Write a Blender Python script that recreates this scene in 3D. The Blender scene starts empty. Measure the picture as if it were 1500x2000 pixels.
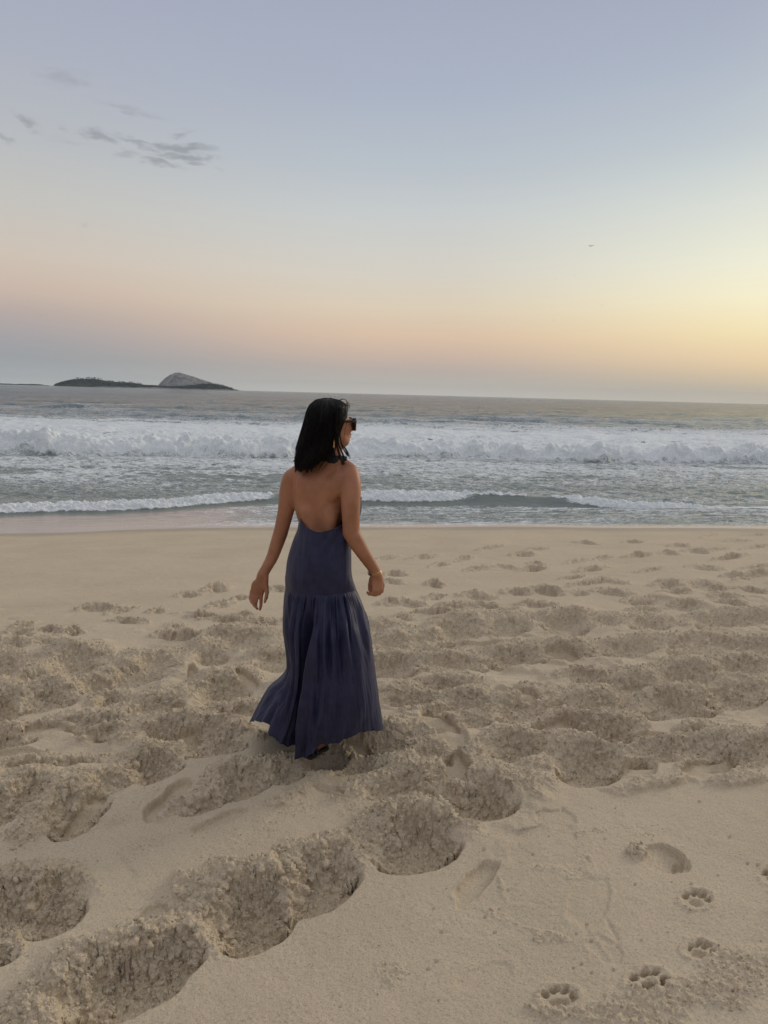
import bpy, math, random
import numpy as np
from mathutils import Matrix, Vector

random.seed(7)
RNG = np.random.default_rng(11)
S = bpy.context.scene
COL = S.collection

# ------------------------------------------------------------------ camera
F = 1440.0            # focal length in photo pixels (1500 x 2000)
CAMH = 1.68
PITCH = math.atan(230.5 / F)
ROLL = math.radians(1.49)
_d = np.array([0, math.cos(PITCH), -math.sin(PITCH)])
_r0 = np.array([1.0, 0, 0]); _u0 = np.array([0, math.sin(PITCH), math.cos(PITCH)])
_r = math.cos(ROLL) * _r0 + math.sin(ROLL) * _u0
_u = -math.sin(ROLL) * _r0 + math.cos(ROLL) * _u0
CAM = np.array([0, 0, CAMH])
cam = bpy.data.cameras.new('camera')
cam.sensor_fit = 'VERTICAL'; cam.sensor_height = 36; cam.lens = 36 * F / 2000
cam.clip_start = 0.05; cam.clip_end = 60000
camo = bpy.data.objects.new('camera', cam); COL.objects.link(camo)
camo.matrix_world = Matrix(((_r[0], _u[0], -_d[0], 0), (_r[1], _u[1], -_d[1], 0), (_r[2], _u[2], -_d[2], CAMH), (0, 0, 0, 1)))
S.camera = camo

def ray(px, py):
    v = _d + _r * ((px - 750) / F) + _u * ((1000 - py) / F)
    return v / np.linalg.norm(v)
def P(px, py, Y):
    """world point on the plane y = Y seen at photo pixel (px, py)"""
    v = ray(px, py)
    return CAM + v * (Y / v[1])
def azel(px, py):
    v = ray(px, py)
    return math.degrees(math.atan2(v[0], v[1])), math.degrees(math.asin(v[2]))
def lin(c):
    return tuple((x / 255 / 12.92) if x / 255 <= 0.04045 else ((x / 255 + 0.055) / 1.055) ** 2.4 for x in c)

# ------------------------------------------------------------------ exposure
S.view_settings.view_transform = 'Standard'
S.view_settings.look = 'None'
S.view_settings.gamma = 1
S.view_settings.exposure = 0.0
S.cycles.max_bounces = 6
S.cycles.volume_bounces = 0
S.cycles.caustics_reflective = False
S.cycles.caustics_refractive = False

# ------------------------------------------------------------------ node helper
class NT:
    def __init__(self, tree):
        self.t = tree; self.n = tree.nodes; self.l = tree.links
        self.n.clear()
    def node(self, typ, **kw):
        nd = self.n.new(typ)
        for k, v in kw.items():
            setattr(nd, k, v)
        return nd
    def put(self, sock, v):
        if isinstance(v, bpy.types.NodeSocket): self.l.new(v, sock)
        elif v is not None:
            if hasattr(sock, 'default_value'):
                dv = sock.default_value
                if hasattr(dv, '__len__') and len(dv) == 4 and len(v) == 3: v = (*v, 1)
                sock.default_value = v
    def m(self, op, a, b=None, c=None, clamp=False):
        nd = self.node('ShaderNodeMath', operation=op, use_clamp=clamp)
        self.put(nd.inputs[0], a)
        if b is not None: self.put(nd.inputs[1], b)
        if c is not None: self.put(nd.inputs[2], c)
        return nd.outputs[0]
    def mix(self, f, a, b, blend='MIX'):
        nd = self.node('ShaderNodeMix', data_type='RGBA', blend_type=blend)
        self.put(nd.inputs[0], f); self.put(nd.inputs[6], a); self.put(nd.inputs[7], b)
        return nd.outputs[2]
    def ramp(self, f, stops, interp='LINEAR'):
        nd = self.node('ShaderNodeValToRGB')
        cr = nd.color_ramp; cr.interpolation = interp
        while len(cr.elements) < len(stops): cr.elements.new(0.5)
        for e, (p, c) in zip(cr.elements, stops):
            e.position = p
            e.color = (*c, 1) if len(c) == 3 else c
        self.put(nd.inputs[0], f)
        return nd.outputs[0]
    def mapr(self, v, a, b, c=0.0, d=1.0, smooth=True):
        nd = self.node('ShaderNodeMapRange')
        if smooth: nd.interpolation_type = 'SMOOTHSTEP'
        self.put(nd.inputs[0], v)
        for i, x in zip((1, 2, 3, 4), (a, b, c, d)): nd.inputs[i].default_value = x
        return nd.outputs[0]
    def noise(self, vec, scale, detail=4, rough=0.5, dist=0.0, dims='3D'):
        nd = self.node('ShaderNodeTexNoise', noise_dimensions=dims)
        if vec is not None: self.l.new(vec, nd.inputs['Vector'])
        nd.inputs['Scale'].default_value = scale; nd.inputs['Detail'].default_value = detail
        nd.inputs['Roughness'].default_value = rough; nd.inputs['Distortion'].default_value = dist
        return nd.outputs[0]
    def scalev(self, vec, s):
        nd = self.node('ShaderNodeVectorMath', operation='MULTIPLY')
        self.l.new(vec, nd.inputs[0]); nd.inputs[1].default_value = s
        return nd.outputs[0]

# ------------------------------------------------------------------ world sky (dusk, afterglow to the right)
W = bpy.data.worlds.new('World'); S.world = W; W.use_nodes = True
w = NT(W.node_tree)
tc = w.node('ShaderNodeTexCoord')
sp = w.node('ShaderNodeSeparateXYZ'); w.l.new(tc.outputs['Generated'], sp.inputs[0])
el = w.m('MULTIPLY', w.m('ARCSINE', sp.outputs[2]), 180 / math.pi)
az = w.m('MULTIPLY', w.m('ARCTAN2', sp.outputs[0], sp.outputs[1]), 180 / math.pi)
elp = w.m('DIVIDE', w.m('MAXIMUM', el, 0.0), 90.0, clamp=True)
TOP = (158, 163, 186)
def skyramp(stops):
    return w.ramp(elp, [(e / 90, lin(c)) for e, c in stops], 'LINEAR')
ZEN = [(32, (168, 171, 188)), (45, (196, 196, 204)), (90, (206, 204, 206))]
SKY_L = skyramp([(0.0, (186, 190, 188)), (1.2, (165, 169, 171)), (1.9, (158, 162, 165)), (3.2, (166, 163, 166)), (4.8, (183, 170, 165)), (6.4, (203, 184, 170)), (8.6, (208, 195, 182)),
                 (12, (197, 195, 190)), (16, (184, 187, 191)), (20.5, (173, 178, 191)), (26, (164, 170, 189))] + ZEN)
SKY_C = skyramp([(0.0, (205, 200, 190)), (1.2, (190, 182, 172)), (1.9, (190, 177, 168)), (2.8, (204, 182, 166)), (4.4, (221, 194, 169)), (6.4, (222, 207, 184)), (9, (214, 209, 198)),
                 (12.8, (201, 205, 205)), (16, (186, 194, 202)), (20.5, (172, 181, 197)), (26, (164, 171, 190))] + ZEN)
SKY_R = skyramp([(0.0, (212, 201, 182)), (1.0, (202, 190, 168)), (1.7, (216, 196, 166)), (3.0, (238, 212, 172)), (5.0, (249, 231, 184)), (7.2, (250, 242, 208)), (9.5, (240, 239, 218)),
                 (13.5, (218, 223, 216)), (17, (194, 203, 208)), (21.5, (176, 185, 199)), (26, (164, 172, 190))] + ZEN)
SKY_G = skyramp([(0.0, (212, 196, 165)), (2.5, (250, 218, 160)), (5.5, (255, 246, 206)), (10, (255, 248, 222)),
                 (17, (228, 226, 215)), (26, (185, 190, 202))] + ZEN)
SKY_B = skyramp([(0.0, (100, 103, 112)), (4, (108, 110, 120)), (9, (124, 125, 135)), (16, (146, 146, 156)), (26, (160, 162, 176))] + ZEN)
c1 = w.mix(w.mapr(az, -30, 2), SKY_L, SKY_C)
c2 = w.mix(w.mapr(az, 2, 30), c1, SKY_R)
c3 = w.mix(w.mapr(az, 20, 46), c2, SKY_G)
c4 = w.mix(w.mapr(az, 62, 125), c3, SKY_B)
c5 = w.mix(w.mapr(az, -150, -32), SKY_B, c4)
# wispy clouds, placed by direction
nv = w.scalev(tc.outputs['Generated'], (1, 1, 3.2))
cn = w.noise(nv, 34, 7, 0.62, 0.4)
cn2 = w.noise(nv, 90, 5, 0.6, 0.2)
CLOUDS = [(350, 289, 50, 7, 3, 1.0), (362, 307, 46, 6, 4, 1.0), (312, 318, 34, 6, 12, .75), (262, 273, 34, 6, 20, .8), (198, 265, 26, 8, 20, .85), (57, 238, 24, 6, 24, .75),
          (128, 152, 34, 17, 5, .42), (160, 160, 20, 8, 10, .3), (243, 301, 27, 9, -8, .5), (354, 260, 20, 7, -8, .55), (256, 215, 68, 7, 14, .35), (5, 265, 20, 5, 20, .5),
          (130, 276, 46, 8, 12, .28), (100, 130, 26, 7, 10, .25), (424, 332, 14, 4, 35, .25), (173, 437, 8, 7, 0, .3), (120, 250, 14, 5, 20, .35), (20, 215, 22, 6, 20, .2)]
wn = w.node('ShaderNodeTexNoise', noise_dimensions='3D'); w.l.new(nv, wn.inputs['Vector']); wn.inputs['Scale'].default_value = 26; wn.inputs['Detail'].default_value = 6; wn.inputs['Roughness'].default_value = .62
wsp = w.node('ShaderNodeSeparateColor'); w.l.new(wn.outputs['Color'], wsp.inputs[0])
azw = w.m('ADD', az, w.m('MULTIPLY', w.m('SUBTRACT', wsp.outputs[0], .5), 3.4)); elw = w.m('ADD', el, w.m('MULTIPLY', w.m('SUBTRACT', wsp.outputs[1], .5), 1.7))
cf = None
for (cx, cy, hw, hh, rot, op) in CLOUDS:
    a0, e0 = azel(cx, cy); ca, sa = math.cos(math.radians(rot)), math.sin(math.radians(rot))
    a1, e1 = azel(cx + hw * ca * .1, cy + hw * sa * .1); a2, e2 = azel(cx + hh * sa * .1, cy - hh * ca * .1)
    Mi = np.linalg.inv(np.array([[(a1 - a0) * 10, (a2 - a0) * 10], [(e1 - e0) * 10, (e2 - e0) * 10]]))
    dx = w.m('SUBTRACT', azw, a0); dy = w.m('SUBTRACT', elw, e0)
    Mi = Mi / 1.22
    al = w.m('ADD', w.m('MULTIPLY', dx, float(Mi[0, 0])), w.m('MULTIPLY', dy, float(Mi[0, 1])))
    ac = w.m('ADD', w.m('MULTIPLY', dx, float(Mi[1, 0])), w.m('MULTIPLY', dy, float(Mi[1, 1])))
    r2 = w.m('ADD', w.m('MULTIPLY', al, al), w.m('MULTIPLY', ac, ac))
    g = w.m('MULTIPLY', w.m('POWER', 2.718, w.m('MULTIPLY', r2, -0.75)), min(1.0, op ** .7))
    cf = g if cf is None else w.m('MAXIMUM', cf, g)
nn = w.m('ADD', w.m('MULTIPLY', cn, 0.65), w.m('MULTIPLY', cn2, 0.35))
nn = w.m('MULTIPLY', w.m('SUBTRACT', nn, 0.5), 2.2)
cloud = w.mapr(w.m('ADD', cf, w.m('MULTIPLY', nn, w.m('ADD', w.m('MULTIPLY', cf, .45), .12))), 0.12, 1.05)
cloud = w.m('MULTIPLY', cloud, w.mapr(cf, 0.01, 0.12))
c6 = w.mix(w.m('MULTIPLY', cloud, 0.66), c5, lin((138, 142, 149)))
# a trace of physical twilight sky behind the measured colours
sky = w.node('ShaderNodeTexSky', sky_type='NISHITA')
sky.sun_disc = False; sky.sun_elevation = math.radians(4); sky.sun_rotation = math.radians(42)
SKYK = 1.0
bgA = w.node('ShaderNodeBackground'); w.l.new(c6, bgA.inputs[0]); bgA.inputs[1].default_value = SKYK
out = w.node('ShaderNodeOutputWorld'); w.l.new(bgA.outputs[0], out.inputs[0])
w.n.remove(sky)

# ------------------------------------------------------------------ sun lamp: soft afterglow from the right, ahead
sl = bpy.data.lights.new('sun', 'SUN'); sl.energy = 1.0; sl.angle = math.radians(16); sl.color = (1.0, 0.86, 0.66)
so = bpy.data.objects.new('sun', sl); COL.objects.link(so)
_az, _el = math.radians(50), math.radians(18)
so.rotation_euler = Vector((-math.sin(_az) * math.cos(_el), -math.cos(_az) * math.cos(_el), -math.sin(_el))).to_track_quat('-Z', 'Y').to_euler()

# ------------------------------------------------------------------ numpy noise
_perm = np.tile(np.random.default_rng(3).permutation(256), 3).astype(np.int64)
_ga = np.linspace(0, 2 * np.pi, 256, endpoint=False)
_gx, _gy = np.cos(_ga).astype(np.float32), np.sin(_ga).astype(np.float32)
_j1 = np.random.default_rng(5).random(256).astype(np.float32)
_j2 = np.random.default_rng(6).random(256).astype(np.float32)
_j3 = np.random.default_rng(8).random(256).astype(np.float32)
def perlin(x, y, seed=0):
    x = x + seed * 17.13; y = y + seed * 9.71
    xi = np.floor(x); yi = np.floor(y)
    xf = (x - xi).astype(np.float32); yf = (y - yi).astype(np.float32)
    xi = xi.astype(np.int64) & 255; yi = yi.astype(np.int64) & 255
    u = xf * xf * xf * (xf * (xf * 6 - 15) + 10); v = yf * yf * yf * (yf * (yf * 6 - 15) + 10)
    def g(ix, iy, fx, fy):
        h = _perm[_perm[ix & 255] + (iy & 255)]
        return _gx[h] * fx + _gy[h] * fy
    a = g(xi, yi, xf, yf); b = g(xi + 1, yi, xf - 1, yf)
    c = g(xi, yi + 1, xf, yf - 1); d = g(xi + 1, yi + 1, xf - 1, yf - 1)
    return (a + u * (b - a)) * (1 - v) + (c + u * (d - c)) * v * 1.0
def fbm(x, y, oct=4, seed=0, gain=0.5, lac=2.03):
    s = 0; a = 1.0
    for i in range(oct):
        s = s + a * perlin(x, y, seed + i * 3); x = x * lac; y = y * lac; a *= gain
    return s * 1.4
def ridged(x, y, oct=4, seed=0, gain=0.5):
    s = 0; a = 1.0
    for i in range(oct):
        s = s + a * (1 - 2.4 * np.abs(perlin(x, y, seed + i * 3))); x = x * 2.1; y = y * 2.1; a *= gain
    return s
def clods(x, y, scale, seed=0, r=0.62):
    """rounded lumps of random size, one per cell: height in cell units"""
    x = x / scale + seed * 3.3; y = y / scale + seed * 7.7
    xi = np.floor(x).astype(np.int64); yi = np.floor(y).astype(np.int64)
    best = np.zeros(x.shape, np.float32)
    for dx in (-1, 0, 1):
        for dy in (-1, 0, 1):
            cx = xi + dx; cy = yi + dy
            h = _perm[_perm[cx & 255] + (cy & 255)]
            px = cx + _j1[h]; py = cy + _j2[h]; rr = r * (0.35 + 0.75 * _j3[h])
            d2 = ((x - px) ** 2 + (y - py) ** 2) / (rr * rr)
            best = np.maximum(best, (rr * np.sqrt(np.maximum(0, 1 - d2))).astype(np.float32))
    return best
def sstep(a, b, x):
    t = np.clip((x - a) / (b - a), 0, 1); return t * t * (3 - 2 * t)

def _h3(ix, iy, iz): return _perm[_perm[_perm[ix & 255] + (iy & 255)] + (iz & 255)]
def clods3(p, scale, seed=0, r=0.62):
    p = p / scale + seed * 5.37; i0 = np.floor(p).astype(np.int64); f0 = (p - i0).astype(np.float32)
    best = np.zeros(len(p), np.float32)
    for dx in (-1, 0, 1):
        for dy in (-1, 0, 1):
            for dz in (-1, 0, 1):
                h = _h3(i0[:, 0] + dx, i0[:, 1] + dy, i0[:, 2] + dz)
                rr = r * (.35 + .75 * _j3[h])
                d2 = ((f0[:, 0] - dx - _j1[h]) ** 2 + (f0[:, 1] - dy - _j2[h]) ** 2 + (f0[:, 2] - dz - _j1[(h + 77) & 255]) ** 2) / (rr * rr)
                best = np.maximum(best, rr * np.sqrt(np.maximum(0, 1 - d2)))
    return best
def perlin3(p, seed=0):
    p = p + seed * 7.31; i0 = np.floor(p).astype(np.int64); f = (p - i0).astype(np.float32)
    u = f * f * f * (f * (f * 6 - 15) + 10); out_ = 0
    for dx in (0, 1):
        for dy in (0, 1):
            for dz in (0, 1):
                h = _h3(i0[:, 0] + dx, i0[:, 1] + dy, i0[:, 2] + dz); h2 = (h * 7 + 31) & 255
                g = _gx[h] * (f[:, 0] - dx) + _gy[h] * (f[:, 1] - dy) + (_gx[h2]) * (f[:, 2] - dz)
                wt = (u[:, 0] if dx else 1 - u[:, 0]) * (u[:, 1] if dy else 1 - u[:, 1]) * (u[:, 2] if dz else 1 - u[:, 2])
                out_ = out_ + g * wt
    return out_
# ------------------------------------------------------------------ object helpers
def mesh_np(name, V, Fq, smooth=True):
    V = np.asarray(V, np.float32); Fq = np.asarray(Fq, np.int32)
    me = bpy.data.meshes.new(name)
    k = Fq.shape[1]
    me.vertices.add(len(V)); me.vertices.foreach_set('co', V.ravel())
    me.loops.add(Fq.size); me.loops.foreach_set('vertex_index', Fq.ravel())
    me.polygons.add(len(Fq)); me.polygons.foreach_set('loop_start', np.arange(0, Fq.size, k, dtype=np.int32))
    me.polygons.foreach_set('loop_total', np.full(len(Fq), k, np.int32))
    me.update(calc_edges=True)
    if smooth: me.polygons.foreach_set('use_smooth', np.ones(len(Fq), bool))
    me.validate()
    return me
def attr(me, name, vals):
    a = me.attributes.new(name, 'FLOAT', 'POINT'); a.data.foreach_set('value', np.asarray(vals, np.float32).ravel())
def link(name, me, mat, parent=None, label=None, cat=None, group=None, kind=None):
    o = bpy.data.objects.new(name, me); COL.objects.link(o)
    if mat is not None: me.materials.append(mat)
    if parent: o.parent = parent
    if label: o['label'] = label
    if cat: o['category'] = cat
    if group: o['group'] = group
    if kind: o['kind'] = kind
    return o
def empty(name, loc, label, cat, group=None):
    o = bpy.data.objects.new(name, None); COL.objects.link(o); o.location = loc
    o['label'] = label; o['category'] = cat
    if group: o['group'] = group
    return o
def gridfaces(nr, nc, wrap=False):
    i = np.arange(nr - 1)[:, None]; j = np.arange(nc if wrap else nc - 1)[None]
    a = i * nc + j; b = i * nc + (j + 1) % nc
    return np.stack([a, b, b + nc, a + nc], -1).reshape(-1, 4)
def mat(name):
    m = bpy.data.materials.new(name); m.use_nodes = True
    t = NT(m.node_tree)
    o = t.node('ShaderNodeOutputMaterial'); b = t.node('ShaderNodeBsdfPrincipled')
    t.l.new(b.outputs[0], o.inputs[0])
    return m, t, b, o

# ------------------------------------------------------------------ beach heights
_q = np.linspace(-60, 400, 4601)
_sl = 0.10 * sstep(3.8, 7.5, _q) * (1 - 0.6 * sstep(22, 40, _q))
_prof = -np.concatenate([[0], np.cumsum((_sl[1:] + _sl[:-1]) / 2 * np.diff(_q))])
def base_z(x, y):
    q = y - 0.33 * np.clip(x, -14, 16)
    return np.interp(q, _q, _prof)
def G(px, py):
    """point of the undisturbed beach seen at a photo pixel"""
    v = ray(px, py); t = CAMH / -v[2]
    if t < 0: t = 60
    lo, hi = 0.5, 90.0
    for _ in range(50):
        m_ = (lo + hi) / 2; p = CAM + v * m_
        if p[2] > float(base_z(p[0], p[1])): lo = m_
        else: hi = m_
    return CAM + v * lo
def to_px(x, y, z):
    vx = x - CAM[0]; vy = y - CAM[1]; vz = z - CAM[2]
    dd = vx * _d[0] + vy * _d[1] + vz * _d[2]
    return 750 + F * (vx * _r[0] + vy * _r[1] + vz * _r[2]) / dd, 1000 - F * (vx * _u[0] + vy * _u[1] + vz * _u[2]) / dd

# swash edge and wave lines, traced in the photograph, kept as curves on the shore
def shore_curve(pts, zsurf=None):
    w_ = []
    for px, py in pts:
        if zsurf is None: p = G(px, py)
        else:
            v = ray(px, py); p = CAM + v * ((zsurf - CAMH) / v[2])
        w_.append((p[0], p[1]))
    w_ = np.array(sorted(w_))
    s0 = (w_[1, 1] - w_[0, 1]) / (w_[1, 0] - w_[0, 0]) * .4; s1 = (w_[-1, 1] - w_[-2, 1]) / (w_[-1, 0] - w_[-2, 0]) * .4
    xs = np.concatenate([[w_[0, 0] - 40], w_[:, 0], [w_[-1, 0] + 40]])
    ys = np.concatenate([[w_[0, 1] - 40 * s0], w_[:, 1], [w_[-1, 1] + 40 * s1]])
    return lambda x: np.interp(x, xs, ys)
swash_edge = shore_curve([(0, 1042), (120, 1040), (220, 1036), (320, 1033), (480, 1030), (750, 1030), (1000, 1029), (1250, 1031), (1500, 1032)])

# ------------------------------------------------------------------ sand sheet
def build_sand():
    # rows: even in viewing angle over the near beach, then coarser
    d0, d1 = 0.95, 19.0
    n = 1500
    ang = np.linspace(math.atan(1.68 / d0), math.atan(2.6 / d1), n)
    y_near = np.interp(np.linspace(0, 1, n), np.linspace(0, 1, n), 1.68 / np.tan(ang))
    # correct for the lowering beach so rows reach d1
    y_near = d0 + (y_near - y_near[0]) * (d1 - d0) / (y_near[-1] - y_near[0])
    rows = np.concatenate([np.linspace(-25, 0.9, 50), y_near, np.geomspace(19.3, 120, 40)])
    s = np.linspace(-1, 1, 1251)
    ucore = 0.72 * s
    ext = np.geomspace(0.73, 26, 46)
    u = np.concatenate([-ext[::-1], ucore, ext])
    wd = np.maximum(rows, 0.95) + 0.35
    X = u[None, :] * wd[:, None]; Y = np.repeat(rows[:, None], len(u), 1)
    X = X.astype(np.float64)
    Z = base_z(X, Y)
    nr, nc = X.shape
    # soft undulation
    Z = Z + 0.012 * fbm(X * .9, Y * .9, 3, 1) * sstep(14, 9, Y)
    dry = sstep(0.3, -1.6, Y - swash_edge(X))          # 0 at the wash, 1 up the beach
    pit = np.zeros_like(X); mound = np.zeros_like(X); rough = np.zeros_like(X); smooth = np.zeros_like(X)
    wx = 0.024 * fbm(X * 6, Y * 6, 3, 21); wy = 0.024 * fbm(X * 6, Y * 6, 3, 31)
    wx2 = 0.012 * fbm(X * 22, Y * 22, 3, 41); wy2 = 0.012 * fbm(X * 22, Y * 22, 3, 51)
    def local(cx, cy, hw, hh, rot, reach):
        """ground-plane ellipse standing for an ellipse of the photograph: index window and unit coordinates"""
        c = G(cx, cy); ca, sa = math.cos(math.radians(rot)), math.sin(math.radians(rot))
        a = G(cx + hw * ca * .5, cy + hw * sa * .5) - G(cx - hw * ca * .5, cy - hw * sa * .5)
        b = G(cx + hh * sa * .5, cy - hh * ca * .5) - G(cx - hh * sa * .5, cy + hh * ca * .5)
        M = np.array([[a[0], b[0]], [a[1], b[1]]]); Mi = np.linalg.inv(M)
        R = reach * (abs(M).sum()) + 0.05
        r0 = np.searchsorted(rows, c[1] - R); r1 = np.searchsorted(rows, c[1] + R)
        if r1 <= r0: return None
        wdm = wd[r0:r1]
        ulo = min(((c[0] - R) / wdm).min(), ((c[0] - R) / wdm).max()); uhi = max(((c[0] + R) / wdm).min(), ((c[0] + R) / wdm).max())
        c0 = np.searchsorted(u, ulo); c1 = np.searchsorted(u, uhi)
        if c1 <= c0: return None
        sl_ = (slice(r0, r1), slice(c0, c1))
        return sl_, Mi, c
    def add_pit(cx, cy, hw, hh, rot=0, D=.07, M=.045, k=1.0, rg=1.0, warp=1.0):
        r = local(cx, cy, hw, hh, rot, 3.0)
        if r is None: return
        sl_, Mi, c = r
        b0 = Mi[1, 0] * (X[sl_] - c[0]) + Mi[1, 1] * (Y[sl_] - c[1]); wk = warp * k * (.25 + .75 * sstep(-.7, .1, b0))
        x = X[sl_] - c[0] + wk * (wx[sl_] + wx2[sl_]); y = Y[sl_] - c[1] + wk * (wy[sl_] + wy2[sl_])
        a = Mi[0, 0] * x + Mi[0, 1] * y; b = Mi[1, 0] * x + Mi[1, 1] * y     # a along, b away from the camera
        # bowl: sharp lip on the near side, sloping rough wall on the far side
        bb = np.where(b < 0, b * 1.25, b * 0.82)
        rr = np.sqrt(a * a + bb * bb)
        bowl = np.where(b < 0, 1 - sstep(.74, 1.02, rr), 1 - sstep(.30, 1.08, rr))
        g = np.exp(-(np.abs(a) / 1.05) ** 2.6 - ((b - 1.12) / np.where(b < 1.12, .42, .85)) ** 2) + .45 * np.exp(-((a + 1.35) / .45) ** 2 - ((b - .3) / .7) ** 2) + .25 * np.exp(-((a - 1.3) / .35) ** 2 - ((b - .4) / .6) ** 2)
        pit[sl_] = np.maximum(pit[sl_], bowl * D)
        mound[sl_] = np.maximum(mound[sl_], g * M)
        ro = np.maximum(1 - sstep(0.75, 1.05, rr) * 1.0, 0)
        ro = np.maximum(ro, sstep(.06, .30, g))
        ro = ro * (1 - .85 * sstep(-.35, -.8, b) * (rr < 1.15))   # the near wall was cut clean
        rough[sl_] = np.maximum(rough[sl_], ro * rg)
    def add_rough(cx, cy, hw, hh, rot=0, amt=.7, M=0.0):
        r = local(cx, cy, hw, hh, rot, 1.6)
        if r is None: return
        sl_, Mi, c = r
        x = X[sl_] - c[0] + wx[sl_] * 2; y = Y[sl_] - c[1] + wy[sl_] * 2
        a = Mi[0, 0] * x + Mi[0, 1] * y; b = Mi[1, 0] * x + Mi[1, 1] * y
        g = 1 - sstep(.5, 1.1, np.sqrt(a * a + b * b))
        rough[sl_] = np.maximum(rough[sl_], g * amt); mound[sl_] = np.maximum(mound[sl_], g * M)
    def add_print(cx, cy, hw, hh, rot=0, D=.012, rim=.006, sm=1.0):
        """a flat-bottomed shoe print pressed in smooth sand"""
        r = local(cx, cy, hw, hh, rot, 1.8)
        if r is None: return
        sl_, Mi, c = r
        x = X[sl_] - c[0] + .4 * wx2[sl_]; y = Y[sl_] - c[1] + .4 * wy2[sl_]
        a = Mi[0, 0] * x + Mi[0, 1] * y; b = Mi[1, 0] * x + Mi[1, 1] * y
        bb = b / (1 - .22 * np.cos(a * 2.2 + .6) ** 2 * (np.abs(a) < 1))
        rr = (np.abs(a) ** 2.4 + np.abs(bb) ** 2.4) ** (1 / 2.4)
        Z[sl_] += -D * (1 - sstep(.84, 1.04, rr)) + rim * .55 * sstep(-.6, .5, perlin(X[sl_] * 14, Y[sl_] * 14, 77)) * np.exp(-((rr - 1.1) / .09) ** 2)
        rough[sl_] *= np.where(rr < .9, 1 - sm, 1)
        mound[sl_] *= np.where(rr < .9, .3, 1)

    # --- the deep track from the lower left corner up to the right
    big = [(250, 1935, 150, 62, -22, .10, .085), (330, 1890, 90, 45, -25, .09, .05), (500, 1805, 100, 62, -25, .13, .10), (628, 1738, 95, 52, -25, .10, .075),
           (815, 1665, 100, 50, -10, .11, .09), (935, 1580, 92, 38, -6, .10, .07), (1150, 1500, 82, 42, -4, .11, .075), (1010, 1468, 60, 24, -8, .06, .05),
           (110, 1785, 78, 52, -28, .09, .07), (20, 1790, 70, 50, -25, .07, .05), (0, 1870, 50, 20, -20, .05, .03),
           (150, 1597, 80, 42, -25, .09, .07), (60, 1560, 60, 26, -20, .05, .05), (0, 1590, 45, 30, -20, .06, .05),
           (305, 1505, 66, 28, -14, .08, .06), (210, 1540, 60, 22, -20, .05, .045), (420, 1465, 75, 20, -10, .06, .045),
           (480, 1540, 62, 28, -18, .08, .06), (560, 1515, 45, 24, -14, .07, .05), (640, 1490, 58, 24, -16, .07, .045), (400, 1575, 60, 16, -15, .045, .035),
           (745, 1462, 78, 24, -6, .06, .055), (850, 1478, 50, 14, 4, .04, .03),
           (1195, 1440, 58, 30, 2, .09, .06), (1125, 1420, 50, 18, 0, .05, .04), (1020, 1395, 60, 26, -12, .06, .055), (1165, 1380, 78, 24, -4, .06, .05), (1330, 1388, 90, 26, -2, .07, .06),
           (1440, 1365, 80, 26, -4, .06, .05), (1340, 1330, 62, 24, 0, .08, .055), (1230, 1345, 70, 20, -4, .05, .04), (1450, 1310, 70, 18, 0, .05, .05),
           (1330, 1470, 120, 18, -6, .04, .045), (1460, 1480, 80, 20, -10, .04, .045),
           (900, 1240, 60, 22, -6, .07, .07), (985, 1235, 55, 18, -2, .06, .06), (1105, 1228, 60, 20, 0, .07, .07), (840, 1262, 60, 20, -6, .06, .05), (770, 1270, 50, 18, -8, .06, .05),
           (1180, 1222, 40, 12, 0, .04, .04), (1270, 1225, 50, 12, 0, .04, .05), (1410, 1222, 60, 16, -2, .06, .06), (1480, 1215, 50, 14, 0, .05, .05),
           (1010, 1290, 70, 17, -2, .06, .055), (1115, 1280, 60, 15, -4, .05, .045), (880, 1305, 90, 16, -3, .05, .045), (760, 1312, 80, 20, -2, .06, .05), (1230, 1270, 70, 15, -4, .05, .045),
           (1360, 1268, 70, 14, -2, .05, .045), (1470, 1275, 60, 14, 0, .05, .045), (800, 1370, 70, 14, 0, .04, .02), (905, 1382, 55, 18, -4, .06, .035), (870, 1345, 60, 11, 0, .03, .03),
           (150, 1305, 62, 26, -6, .07, .06), (265, 1325, 75, 22, -6, .06, .05), (200, 1340, 60, 22, -8, .06, .05), (300, 1300, 60, 18, -6, .05, .045), (90, 1372, 78, 27, -10, .08, .06),
           (10, 1385, 40, 32, -10, .08, .06), (415, 1282, 42, 17, -4, .06, .05), (470, 1258, 62, 18, -2, .06, .055), (440, 1355, 62, 25, -10, .07, .06), (305, 1385, 60, 16, -8, .05, .04),
           (218, 1372, 30, 14, -6, .05, .03), (10, 1310, 35, 24, -8, .06, .04), (540, 1300, 50, 18, -4, .05, .045), (340, 1435, 70, 18, -8, .05, .045), (400, 1440, 60, 22, -14, .06, .04),
           (60, 1500, 65, 14, -8, .05, .03), (160, 1490, 60, 10, -6, .03, .03), (30, 1445, 60, 14, -6, .04, .04), (470, 1400, 70, 14, -6, .04, .04), (190, 1415, 80, 12, -4, .03, .03),
           (700, 1500, 60, 16, -10, .05, .03), (780, 1545, 80, 20, -10, .05, .05), (880, 1530, 60, 16, 10, .04, .04)]
    for (cx, cy, hw, hh, rot, D, M) in big:
        fz = 1.12 - .12 * sstep(1380, 1520, cy); add_pit(cx, cy, hw * .95, hh * .97, rot, D * .80 * fz, M * .95 * fz)
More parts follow.
